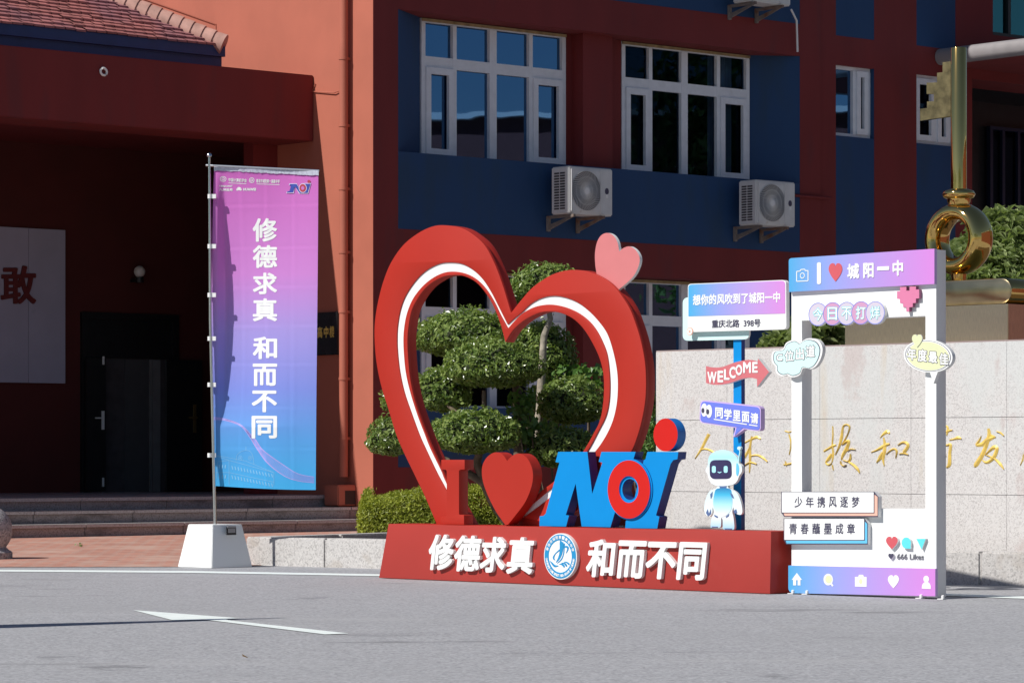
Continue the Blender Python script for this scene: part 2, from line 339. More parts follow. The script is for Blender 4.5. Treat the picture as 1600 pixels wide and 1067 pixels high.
def text_into(b_, fr, text, box, y, th, bold=0., slope=0., shear=0., res=3, m=0, yfun=None):
    """lettering that fills the pixel box (u0, v0, u1, v1); slope = pixels the right end drops, shear = pixels the top leans right"""
    out, Fc = glyphs(text, bold, res); u0, v0, u1, v1 = box
    for q, i in out:
        V = []
        if yfun:
            bm = bmesh.new(); vs = [bm.verts.new(p) for p in q]
            for f in Fc:
                try: bm.faces.new([vs[j] for j in f])
                except ValueError: pass
            nc = max(2, int((v1-v0)/4)) if len(text) == 1 else 1; ns = nc if len(text) == 1 else 8
            for ax, k_n in ((0, ns), (1, nc)):
                for k in range(1, k_n):
                    bmesh.ops.bisect_plane(bm, geom=bm.verts[:]+bm.edges[:]+bm.faces[:], plane_co=(k/k_n, k/k_n, 0), plane_no=(1-ax, ax, 0))
            bm.verts.index_update(); q = [tuple(v.co) for v in bm.verts]; Fq = [tuple(v.index for v in f.verts) for f in bm.faces]; bm.free()
        else: Fq = Fc
        for s_, t_, z_ in q:
            u = u0+(u1-u0)*s_+shear*(t_-.5); v = v1+(v0-v1)*t_+slope*s_
            x_, zz = fr.loc(u, v, y); yy = y+(th if z_ < 0 else 0)-i*6e-5
            if yfun: x_, zz = fr.loc(u, v, y+yfun(x_, zz)); yy += yfun(x_, zz)
            V.append((x_, yy, zz))
        b_.add(V, Fq, m)
    return b_
def lettering(name, parent, fr, text, box, y, th, m, side=None, **k):
    b_ = text_into(MB(), fr, text, box, y, th, **k)
    o = mesh(name, b_.v, b_.f, [m, side or m], parent)
    bm = bmesh.new(); bm.from_mesh(o.data); bmesh.ops.recalc_face_normals(bm, faces=bm.faces)
    for f in bm.faces: f.material_index = 0 if abs(f.normal.y) > .6 else 1
    bm.to_mesh(o.data); bm.free(); return o
def ribbon(pts, w):
    """outline of a stroke through pixel points with a width per point"""
    P = [Vector(p[:2]) for p in pts]; Lf, Rt = [], []
    for i, p in enumerate(P):
        d = (P[min(i+1, len(P)-1)]-P[max(i-1, 0)]).normalized(); n_ = Vector((-d.y, d.x)); k = w[i] if isinstance(w, (list, tuple)) else w
        Lf.append(tuple(p+n_*k/2)); Rt.append(tuple(p-n_*k/2))
    return Lf+Rt[::-1]
def leaf_cloud(centres, normals, size, spread=.9, aspect=.55, fold=.25):
    """many small folded leaves, two faces each -> verts, faces"""
    n = len(centres); c = np.asarray(centres); nm = np.asarray(normals)+rng.normal(0, spread, (n, 3)); nm /= np.linalg.norm(nm, axis=1)[:, None]
    t = rng.normal(0, 1, (n, 3)); t -= nm*(t*nm).sum(1)[:, None]; t /= np.linalg.norm(t, axis=1)[:, None]; s = np.cross(nm, t)
    ln = size*(.6+.8*rng.random(n))[:, None]; wd = ln*aspect*.5
    a = c-t*ln*.5; b_ = c+s*wd+nm*wd*fold; d = c+t*ln*.5-nm*ln*.1; e = c-s*wd+nm*wd*fold
    V = np.stack([a, b_, d, e], 1).reshape(-1, 3); k = np.arange(n)*4
    return V, np.concatenate([np.stack([k, k+1, k+2], 1), np.stack([k, k+2, k+3], 1)])
def foliage(name, parent, V, Fc, m):
    me = bpy.data.meshes.new(name); me.from_pydata(V.tolist(), [], Fc.tolist()); return link(name, me, parent, m)
# ------------------------------------------------------------------ the setting: ground
def flat(name, pts, z, m, label=None):
    o = mesh(name, [(p[0], p[1], z if len(p) < 3 else p[2]) for p in pts], [tuple(range(len(pts)))], m); return tag(fixn(o), label, None, kind='structure')
flat('asphalt_road', [(-300, -60), (300, -60), (300, 500), (-300, 500)], 0, asphalt, 'grey sunlit asphalt road')
b0 = gp(-260, 886.5); b1 = gp(384, 885.5)
flat('brick_paving', [(b0.x, b0.y, .004), (b1.x, b1.y, .004), (b1.x+2, b1.y+7, .03), (3, 50, .05), (-16, 50, .05), (-14, 34, .03)], 0, brickm, 'red brick forecourt in front of the steps')
top = [(-160, 889.6), (0, 890.2), (300, 892.2), (590, 897.2), (900, 906), (1240, 919), (1480, 927.6), (1720, 936)]
bot = [(-160, 892.6), (0, 893.2), (300, 895.2), (590, 900.2), (900, 909.4), (1240, 922.6), (1480, 931.2), (1720, 940)]
V = [(*gp(*p)[:2], .004) for p in top]+[(*gp(*p)[:2], .004) for p in bot]; k = len(top)
tag(fixn(mesh('road_edge_line', V, [(i, i+1, k+i+1, k+i) for i in range(k-1)], roadpaint)), 'white painted line along the road edge', None, kind='structure')
ar = [(208, 953.5), (374, 966), (352, 968.3), (362, 970), (545, 990), (508, 991.5), (338, 970.6), (318, 968.4), (272, 969.8)]
o = mesh('road_arrow', [(*gp(*p)[:2], .004) for p in ar], [(0, 1, 2, 7, 8), (2, 3, 6, 7), (3, 4, 5, 6)], roadpaint)
tag(fixn(o), 'white painted turn arrow on the asphalt', None, kind='structure')
# kerb of rounded granite blocks round the planting bed
KA, KB = gp(384, 882.5), gp(1580, 915); kd = (KB-KA).normalized(); kn = Vector((-kd.y, kd.x, 0)); klen = 13.5
kb = MB(); s = 0
while s < klen:
    Ls = .98 if random.random() < .7 else .72
    p, q = KA+kd*s, KA+kd*(s+Ls-.003)
    kb.prism([(p.x, p.y), (q.x, q.y), ((q+kn*.2).x, (q+kn*.2).y), ((p+kn*.2).x, (p+kn*.2).y)], -.05, .27); s += Ls
s = .208
while s < 6:
    p, q = KA+kn*s, KA+kn*(s+.97)
    kb.prism([(p.x, p.y), ((p+kd*.2).x, (p+kd*.2).y), ((q+kd*.2).x, (q+kd*.2).y), (q.x, q.y)], -.05, .27); s += .98
o = kb.build('kerb', kerbstone, None, bevel=.014, smooth=40); tag(o, 'pale granite kerb blocks edging the planting bed', None, kind='structure')
q0, q1 = KA+kd*.1+kn*.1, KA+kd*13.4+kn*.1
flat('planting_bed', [q0[:2], q1[:2], (q1+kn*14)[:2], (q0+kn*14)[:2]], .21, soil, 'dark soil of the planting bed behind the kerb')
# ------------------------------------------------------------------ teaching building
FA = Frame((-217/F*42.7, 42.7), R(41)); X = FA.x
bl = FA.thing('school_building', 'dark red and navy school building with a sunlit terracotta side wall', 'building')
x0, xa, xb, xc = 0, X(622), X(1250), X(1282)
TOP = 13.5; FL = 3.43
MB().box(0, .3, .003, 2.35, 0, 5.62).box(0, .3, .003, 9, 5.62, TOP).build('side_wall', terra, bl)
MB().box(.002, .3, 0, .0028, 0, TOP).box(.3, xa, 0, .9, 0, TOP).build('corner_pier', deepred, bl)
MB().box(xb, xc, 0, .9, 0, TOP).build('wall_pier', deepred, bl)
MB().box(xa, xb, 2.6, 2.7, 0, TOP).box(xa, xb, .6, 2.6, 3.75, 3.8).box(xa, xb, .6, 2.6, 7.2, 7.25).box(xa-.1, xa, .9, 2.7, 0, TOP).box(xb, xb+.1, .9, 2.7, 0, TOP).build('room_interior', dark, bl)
def window(parent, xs, z0, z1, zt, y, sash=(), name='window', curtains=()):
    """white casement window: xs = mullion lines, zt = transom"""
    f = MB(); w = .055
    f.box(xs[0], xs[-1], y-.03, y+.05, z0, z0+w).box(xs[0], xs[-1], y-.03, y+.05, z1-w, z1)
    for i, x in enumerate(xs):
        h = .035 if i in (0, len(xs)-1) else (.065 if len(xs) == 5 and i == 2 else .034)
        xx = x+.035 if i == 0 else (x-.035 if i == len(xs)-1 else x)
        f.box(xx-h, xx+h, y-.036, y+.05, z0+w, z1-w)
    if zt: f.box(xs[0]+.06, xs[-1]-.06, y-.033, y+.05, zt-.075, zt+.075)
    ztop = zt-.075 if zt else z1-w
    for i in sash:
        a, b_ = xs[i]+(.07 if i == 0 else .036), xs[i+1]-(.07 if i == len(xs)-2 else .036); y2 = y-.06
        for bx in ((a, a+.085, z0+w, ztop), (b_-.085, b_, z0+w, ztop), (a+.085, b_-.085, z0+w, z0+w+.09), (a+.085, b_-.085, ztop-.09, ztop)):
            f.box(bx[0], bx[1], y2, y-.005, bx[2], bx[3])
    o = f.build(name, upvc, parent)
    g = MB().add([(xs[0]+.02, y+.02, z0+.02), (xs[-1]-.02, y+.02, z0+.02), (xs[-1]-.02, y+.02, z1-.02), (xs[0]+.02, y+.02, z1-.02)], [(0, 1, 2, 3)])
    g.build('pane', glass, o)
    if curtains:
        c = MB()
        for a, b_ in curtains:
            n_ = max(6, int((b_-a)/.05)); P = [(a+(b_-a)*i/n_, y+.3+.05*math.sin(i*1.9)) for i in range(n_+1)]
            c.add([(x, yy, z0) for x, yy in P]+[(x, yy, z1) for x, yy in P], [(i, i+1, n_+2+i, n_+1+i) for i in range(n_)])
        c.build('curtain', curtainm, o)
    return o
DB, SPL = .45, .74
w1 = [X(u, DB) for u in (656, 708, 768, 827, 881.5)]; w2 = [X(u, DB) for u in (969, 1014, 1067, 1120, 1168.5)]
for k in (-1, 0, 1):
    d = k*FL; zb, zt_, zs, zsp = 4.08+d, 7.03+d, 5.12+d, 7.51+d
    MB().box(xa, xb, 0, .62, zt_, zsp).build('beam', deepred, bl)
    MB().box(xa, xb, .004, .62, max(zb, .88), zs).build('spandrel', navy, bl)
    if k == -1: MB().box(xa, xb, 0, .62, 0, .88).build('base_wall', deepred, bl)
    if k == 1: zt_ = TOP
    MB().prism([(xa, .005), (w1[0], DB), (xa, DB)], zs, zt_).build('reveal', navy, bl); MB().prism([(xb, .005), (xb, DB), (w2[-1], DB)], zs, zt_).build('reveal', navy, bl)
    MB().box(w1[-1], w2[0], DB-.02, .6, zs, zt_).build('infill_wall', deepred, bl); MB().box(X(911, .2), X(957, .2), .2, DB-.021, zs, zt_).build('pilaster', deepred, bl)
    if k < 1:
        for ws, cu in ((w1, ((w1[0], w1[0]+.42), (w1[3]-.35, w1[4]))), (w2, ((w2[0], w2[0]+.2), (w2[3]+.1, w2[4]-.1)))):
            MB().box(ws[0], ws[-1], DB-.052, DB-.040, zt_-.052, zt_-.012).build('sealant_strip', mat('old_sealant', (.34, .25, .13), .9, var=.3, scale=9), bl)
            window(bl, ws, zs-.02, zt_-.01, 6.43+d, DB, (0, 3), curtains=cu if k == 0 else ())
# the part of the front further right: red wall with navy bands and small windows
yr = .06
xe = X(1519, yr); xr = xe+9
for i, (ua, ub, uw) in enumerate(((1306, 1366, 1359), (1432, 1493, 1486))):
    a, b_ = X(ua, yr), X(ub, yr); xp = xc if i == 0 else X(1366, yr)
    MB().box(xp, a, yr, .9, 0, TOP).build('wall_pier', deepred, bl)
    [MB().box(a, b_, yr, .9, *zz_).build('beam', deepred, bl) for zz_ in ((6.98, 7.42), (3.5, 4.0))]
    [MB().box(a, b_, yr+.003, .9, *zz_).build('spandrel', navy, bl) for zz_ in ((4.0, 5.90), (7.42, TOP), (0, 3.5))]
    xw = b_-.008; MB().box(xw+.002, b_-.001, yr+.004, .4, 5.902, 6.978).build('reveal', navy, bl)
    window(bl, [a-.02, (a*.42+xw*.58), xw], 5.9, 6.98, None, .17, (1,) if i == 0 else (0, 1))
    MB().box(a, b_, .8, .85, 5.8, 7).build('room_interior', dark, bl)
MB().box(X(1493, yr), xe, yr, .9, 0, TOP).build('wall_pier', deepred, bl); MB().box(xe, xr, yr, .9, 7.0, 7.74).build('beam', deepred, bl)
MB().box(xe, xe+.5, yr, .9, 7.74, TOP).build('wall_pier', deepred, bl)
tw = window(bl, [X(1533, .05), X(1580, .05), X(1640, .05), X(1700, .05)], 7.74, 9.6, None, .12, name='window'); tw.data.materials[0] = blackdoor
tw.children[0].data.materials[0] = teal
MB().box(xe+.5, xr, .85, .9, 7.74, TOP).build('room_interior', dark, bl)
# entrance under the canopy
MB().box(xe, xr, 2.2, 2.3, 0, 7.1).build('entrance_wall', blackdoor, bl); MB().box(xe-.05, xe, .9, 2.3, 0, 7).build('entrance_wall', blackdoor, bl); MB().box(xe, xr, .9, 2.2, 7.002, 7.1).build('entrance_ceiling', blackdoor, bl)
ed = window(bl, [X(1545, 2.1), X(1566, 2.1), X(1590, 2.1), X(1640, 2.1)], 5.2, 6.6, None, 2.1, name='entrance_window'); ed.data.materials[0] = mat('dark_blue_frame', (.006, .014, .045), .5)
# canopy with a rounded gutter edge, greyed to put shade into its pale colour
ca = X(1458, .06); c = MB()
c.box(ca+.2, xr, -3.4, yr-.002, 7.16, 7.36); c.build('canopy', deepred, bl)
MB().tube([(ca+.16, yr-.01, 7.28), (ca+.16, -3.5, 7.28), (xr, -3.5, 7.28)], .13, 14).build('canopy_gutter', mat('gutter_shade_grey', (.27, .25, .255), .55, stain=((.22, .2, .2), 3, .6, .5)), bl, smooth=60)
# rainwater pipe on the side wall
pr = .85; # distance back from the corner
SW = Frame(FA.o, FA.rz+R(90))                                # side wall: x runs back, its outer face looks to -FA.x
def swx(u): # distance back along the side wall for a pixel column
    d = Vector(((u-800)/F, 1)); e = FA.b; A = np.array([[d.x, -e.x], [d.y, -e.y]]); return float(np.linalg.solve(A, np.array(FA.o))[1])
yp = swx(546); dp = MB().tube([(-.10, yp, .75), (-.10, yp, TOP)], .06, 16); dpo = dp.build('downpipe', terra, bl, smooth=50)
for z in (1.25, 2.05, 2.95, 3.75, 4.6, 5.45, 6.35, 7.3, 8.2): MB().lathe([(.068, 0), (.068, .035)], (-.10, yp, z), 18).box(-.05, -.002, yp-.03, yp+.03, z, z+.035).build('pipe_bracket', terra, dpo, smooth=40)
dz = CZ+(HZ-790)/F*42.9; dzt = CZ+(HZ-757)/F*42.9
db = MB().box(-.31, -.001, yp-.15, yp+.16, dz, dzt).build('drain_box', terra, bl, bevel=.015)
MB().box(-.19, -.02, yp-.156, yp-.148, dz+.02, dzt-.08).build('drain_opening', blackdoor, db)
MB().tube([(-.01, yp+.05, 5.98), (-.03, yp+.3, 5.94), (-.02, yp+.8, 6.0), (-.01, 1.25, 6.1)], .008, 6).build('cable', terra, bl)
MB().tube([(X(1243, -.05), -.03, 4.93), (X(1300, -.05), -.03, 4.93)], .022, 8).build('water_pipe', deepred, bl)
# ------------------------------------------------------------------ outdoor units
def ac_unit(u0, u1, vt, vb, label, zoff=0):
    yf = -.52; a, b_ = X(u0, yf), X(u1, yf); z1 = FA.z((u0+u1)/2, vt, yf)+zoff; z0 = FA.z((u0+u1)/2, vb, yf)+zoff; w = b_-a; h = z1-z0; dp = .36
    p = FA.o+FA.e*a+FA.b*yf
    t = thing('air_conditioner', label, 'air conditioner', (p.x, p.y, z0), FA.rz, 'outdoor units on the school front')
    MB().box(0, w, 0, dp, 0, h).build('casing', plastgrey, t, bevel=.018, smooth=30)
    g = MB()
    for i in range(14):
        zz = h*.1+i*h*.8/14; 
        for ya, yb in ((.07, .17), (.19, .29)): g.box(-.004, .01, ya, yb, zz, zz+h*.035)
    g.build('side_louvre', dark, t)
    cx, cz, r_ = w*.39, h*.5, min(h*.43, w*.33)
    pl = MB().box(w*.05, w*.72, -.008, .004, h*.06, h*.94); pl.build('fan_panel', plastgrey, t, bevel=.004)
    dk = MB().add(*solid([circle(cx, cz, r_, 48)], -.014, -.009)); dk.build('fan_opening', mat('fan_shadow', (.09, .09, .095), .6), t)
    gr = MB()
    for i in range(44):
        a0 = 2*math.pi*i/44; P = [(cx+rr*math.cos(a0+rr/r_*.9), -.018, cz+rr*math.sin(a0+rr/r_*.9)) for rr in np.linspace(r_*.15, r_, 7)]; gr.tube(P, .0045, 4)
    for rr in (.4, .7, 1.0): gr.tube([(cx+r_*rr*math.cos(q), -.018, cz+r_*rr*math.sin(q)) for q in np.linspace(0, 2*math.pi, 40)], .003, 4, cap=False)
    go = gr.build('fan_grille', plastgrey, t); MB().add(*solid([circle(cx, cz, r_*.17, 24)], -.026, -.016)).build('grille_hub', whitep, go)
    fr = MB(); 
    for bx in ((w*.05, w*.07), (w*.70, w*.72)): fr.box(bx[0], bx[1], -.02, -.008, h*.06, h*.94)
    fr.build('panel_rib', plastgrey, t)
    st = MB().add(*solid([circle(w*.86, h*.52, .045, 20, .035)], -.006, .002), 0).box(w*.845, w*.885, -.006, .002, h*.38, h*.46, 1); st.build('sticker', [ink, whitep], t)
    MB().tube([(w, .2, h*.25), (w+.07, .2, h*.22), (w+.09, .3, h*.1), (w+.07, -yf-.01, h*.05)], .014, 6).build('pipe', whitep, t, smooth=60)
    for xx in (w*.06, w*.72):
        br = MB().box(xx, xx+.04, -.05, -yf-.002, -.045, -.005).box(xx, xx+.04, -yf-.05, -yf-.002, -.22, -.045)
        br.add([(xx+.01, -.02, -.045), (xx+.03, -.02, -.045), (xx+.03, -yf-.05, -.20), (xx+.01, -yf-.05, -.20), (xx+.01, .1, -.045), (xx+.03, .1, -.045), (xx+.03, -yf-.05, -.13), (xx+.01, -yf-.05, -.13)],
               [(0, 1, 2, 3), (4, 7, 6, 5), (0, 4, 5, 1), (1, 5, 6, 2), (2, 6, 7, 3), (3, 7, 4, 0)])
        br.build('bracket', rust, t)
    return t
ac_unit(888, 957.7, 262, 336, 'white outdoor unit below the gap between the two upper windows')
ac_unit(1181, 1243, 283, 353, 'white outdoor unit at the end of the navy band beside the thin pipe')
ac_unit(1172, 1236, -62, 6, 'topmost outdoor unit, cut by the picture edge, with rusty brackets')
hp = MB().tube([(0, 0, 0), (.12, .0, -.16), (.17, .03, -.62)], .016, 8); hb = FA.o+FA.e*X(1236, -.1)+FA.b*-.1
o = hp.build('drain_hose', whitep, None); o.location = (hb.x, hb.y, FA.z(1236, 15, -.1)); o.rotation_euler.z = FA.rz
tag(o, 'short white drain hose hanging below the topmost outdoor unit', 'hose')
# ------------------------------------------------------------------ entrance hall (portico) on the left
PO = FA.o+FA.b*1.30
PF = Frame(PO, FA.rz)                                        # x is negative to the left, y = 0 at the beam front
hall = PF.thing('entrance_hall', 'shaded entrance hall with a deep red beam and tiled hip roof', 'building')
xl = -22
MB().box(xl, -.004, 0, .8, 5.32, 6.22).build('beam', deepred, hall, bevel=.01)
MB().box(xl, -.004, .8, 1.05, 5.5, 5.6).box(xl, 4, 1.05, 4.6, 5.5, 5.6).build('ceiling', deepred, hall)
YB = 4.3
hallw = mat('hall_shade_maroon', (.085, .012, .010), .8, var=.12, scale=1.5)  # wall red darkened, the hall's deep shade is put into the colour
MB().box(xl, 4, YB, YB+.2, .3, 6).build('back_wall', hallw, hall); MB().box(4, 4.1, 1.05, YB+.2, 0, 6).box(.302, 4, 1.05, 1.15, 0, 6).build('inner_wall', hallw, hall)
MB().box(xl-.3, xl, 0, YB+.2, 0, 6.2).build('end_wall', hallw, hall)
MB().box(-.42, -.004, .82, 1.04, .51, 5.49).build('pillar', deepred, hall)
# steps
for i, (zt_, yy) in enumerate(((.19, -1.32), (.35, -.95), (.505, -.58))):
    xe2 = (.35, .25, -.01)[i]; st = MB(); x_ = xl
    y1 = (-.95, -.58, YB)[i]; 
    if i == 2: MB().box(-.004, 4, 1.06, YB, 0, .50).build('landing', stepstone, hall)
    while x_ < xe2:
        Ls = min(random.uniform(1.3, 1.9), xe2-x_); st.box(x_, x_+Ls-.006, yy, min(y1+.02, yy+.45) if i < 2 else YB, 0, zt_-.045); st.box(x_, x_+Ls-.004, yy-.03, y1 if i < 2 else YB, zt_-.045, zt_, 1); x_ += Ls
    st.build('step', [stepstone, treadstone], hall, bevel=.006)
# doorway on the back wall
def bx(u, y=YB): return PF.x(u, y)
zf = .505; dl, dr = bx(125), bx(276); zd = PF.z(200, 490, YB); ztr = PF.z(200, 556, YB)
dm = MB().box(dl, dr, YB-.06, YB-.004, zd-.1, zd).box(dl, dl+.1, YB-.06, YB-.004, zf, zd-.1).box(dr-.1, dr, YB-.06, YB-.004, zf, zd-.1).box(dl+.1, dr-.1, YB-.05, YB-.004, ztr-.04, ztr+.04).box(dl+.1, dr-.1, YB-.03, YB-.005, ztr+.04, zd-.1)
do = dm.build('door_frame', blackdoor, hall)
MB().box(dl+.1, dr-.1, YB-.012, YB-.004, zf, ztr-.04).build('doorway', dark, do)
MB().box(bx(232), bx(236), YB-.03, YB-.013, zf, ztr-.05).build('door_jamb', metalgrey, do)
MB().box(bx(237), bx(249), YB-.025, YB-.013, zf, ztr-.05).box(bx(194), bx(231), YB-.02, YB-.013, zf, ztr-.05, 1).build('inner_door', [metalgrey, mat('dim_grey_door', (.07, .07, .075), .6)], do)
lf = MB().box(bx(127), bx(157), YB-.14, YB-.1, zf+.02, ztr-.05).build('door_leaf', blackdoor, hall)
for (nm_, ua, va, ub, vb) in (('hinge', 151.3, 557, 154, 570), ('lock_plate', 150, 642, 154, 671), ('hinge', 151, 746, 153.5, 760)): MB().box(bx(ua), bx(ub), YB-.155, YB-.141, PF.z(ua, vb, YB), PF.z(ua, va, YB)).build(nm_, whitep, lf)
MB().box(bx(140), bx(147), YB-.19, YB-.142, PF.z(140, 654, YB), PF.z(140, 652, YB)).build('door_handle', whitep, lf)
lf = MB().box(bx(251), bx(306), YB-.16, YB-.12, zf+.02, ztr-.05).build('door_leaf', blackdoor, hall)
MB().box(bx(292), bx(296), YB-.18, YB-.161, PF.z(290, 676, YB), PF.z(290, 632, YB)).box(bx(283), bx(296), YB-.21, YB-.19, PF.z(290, 654, YB), PF.z(290, 651, YB)).build('door_handle', mat('brass', (.4, .26, .1), .4, .8), lf)
# hip roof behind the beam: front tile slope, fascia, ridge caps
yf2 = .42; xr2 = PF.x(352, yf2); zr0 = PF.z(350, 89, yf2); zr1 = PF.z(350, 72, yf2); tp = .59
MB().box(xl, xr2, yf2, yf2+.06, zr0, zr1).build('fascia', bluepaint, hall)
MB().box(xl, xr2-.01, yf2+.07, yf2+.4, 6.222, zr0+.03).box(xl, xr2-.05, yf2+.06, yf2+3, zr0-.02, zr0+.04).build('soffit', bluepaint, hall)
ts = MB(); n_ = 40; run = 4.2                       # overlapping courses of small tiles
for i in range(n_):
    a = i*run/n_; b_ = (i+1)*run/n_+.03; za, zb = zr1+.02+a*tp, zr1+b_*tp
    xe2 = xr2-a; nseg = int((xe2-xl)/.16)
    for j in range(nseg):
        if j < nseg-70: continue
        p_ = xl+(xe2-xl)*j/nseg; q_ = xl+(xe2-xl)*(j+1)/nseg-.012; jz = random.uniform(-.006, .012)
        ts.add([(p_, yf2-.03+a, za+jz), (q_, yf2-.03+a, za+jz), (q_, yf2-.03+b_, zb+jz-.01), (p_, yf2-.03+b_, zb+jz-.01), (p_, yf2-.03+a, za+jz-.028), (q_, yf2-.03+a, za+jz-.028)], [(0, 1, 2, 3), (0, 4, 5, 1)])
ts.build('roof_tiles', tilem, hall)
MB().add([(xr2, yf2, zr1), (xr2-run, yf2+run, zr1+run*tp), (xr2, yf2+run*2, zr1)], [(0, 1, 2)]).add([(xl, yf2, zr1-.03), (xr2, yf2, zr1-.03), (xr2-run, yf2+run, zr1+run*tp-.03), (xl, yf2+run, zr1+run*tp-.03)], [(0, 1, 2, 3)]).build('roof_slope', tilem, hall)
rc = MB()
for i in range(44):
    s0 = i*.105
    P = [(xr2-.02-s0-k*.135, yf2+s0+k*.135, zr1+.01+(s0+k*.135)*tp) for k in (0, .5, 1)]
    rc.tube(P, [.15, .142, .128], 12)
rc.build('ridge_caps', ridgem, hall, smooth=50)
MB().tube([(xr2+.06, yf2+.3, 6.22), (xr2+.06, yf2+.3, zr1+.32), (xr2-1.6, yf2+1.7, zr1+.32+1.3*tp)], .018, 6).build('lightning_rod', terra, hall)
# beam-mounted ring, wall lamp, notice board, plaque
o = MB().tube([(.05*math.cos(q), 0, .045*math.sin(q)) for q in np.linspace(0, 2*math.pi, 20)], .016, 8, cap=False).build('conduit_ring', whitep, None, smooth=60)
p = PO+FA.e*PF.x(162, -.02)+FA.b*-.02; o.location = (p.x, p.y, PF.z(162, 112.5, -.02)); o.rotation_euler = (0, R(25), FA.rz); tag(o, 'small pale ring fixed to the shaded red beam', 'ring')
p = PO+FA.e*bx(206)+FA.b*(YB-.2); zl = PF.z(206, 424, YB-.2)
lm = thing('wall_lamp', 'white globe lamp on the dark hall wall beside the doorway', 'lamp', (p.x, p.y, zl), FA.rz)
MB().lathe([(.085*math.sin(q), -.085*math.cos(q)) for q in np.linspace(.12, math.pi-.02, 14)], n=20).build('globe', mat('opal_glass', (.7, .68, .64), .2, var=.02), lm, smooth=80)
MB().lathe([(.06, -.16), (.06, -.08)], n=16).box(-.03, .03, 0, .196, -.15, -.10).build('bracket', blackdoor, lm)
p = PO+FA.e*bx(-150)+FA.b*(YB-.06)
nb = thing('notice_board', 'grey notice board with a large red character on the hall wall', 'board', (p.x, p.y, 0), FA.rz); NF = Frame(p, FA.rz)
MB().box(0, NF.x(44), 0, .055, NF.z(50, 598), NF.z(50, 357)).box(NF.x(44)+.006, NF.x(102), 0, .055, NF.z(50, 598), NF.z(50, 357)).build('panel', boardm, nb)
lettering('character', nb, NF, '敢', (2, 415, 57, 475), -.03, .028, mat('board_red', (.13, .014, .014), .5), bold=.022, slope=0)
ys = swx(532); ye = swx(494); plq = thing('wall_plaque', 'black plaque with gold characters on the terracotta wall', 'plaque', (FA.o.x, FA.o.y, 0), FA.rz)
pz1, pz0 = CZ+(HZ-487)/F*43.2, CZ+(HZ-554)/F*43.2
MB().box(-.05, -.003, ys, ye, pz0, pz1).build('slab', blackstone, plq, bevel=.008)
class SideFrame:
    rz = 0
    def loc(s, u, v, y=0): return (swx(u), CZ+(HZ-v)/F*43.3)
gt = MB()
for tx, (a, b2) in zip('高中楼', ((501, 508.5), (511, 518), (520, 527))):
    out, Fc = glyphs(tx, .03, 2)
    for q, i in out: gt.add([(-.056-i*1e-4+(.004 if z_ < 0 else 0), swx(a+(b2-a)*s_), CZ+(HZ-(527-t_*18))/F*43.2) for s_, t_, z_ in q], Fc)
gt.build('lettering', goldpaint, plq)
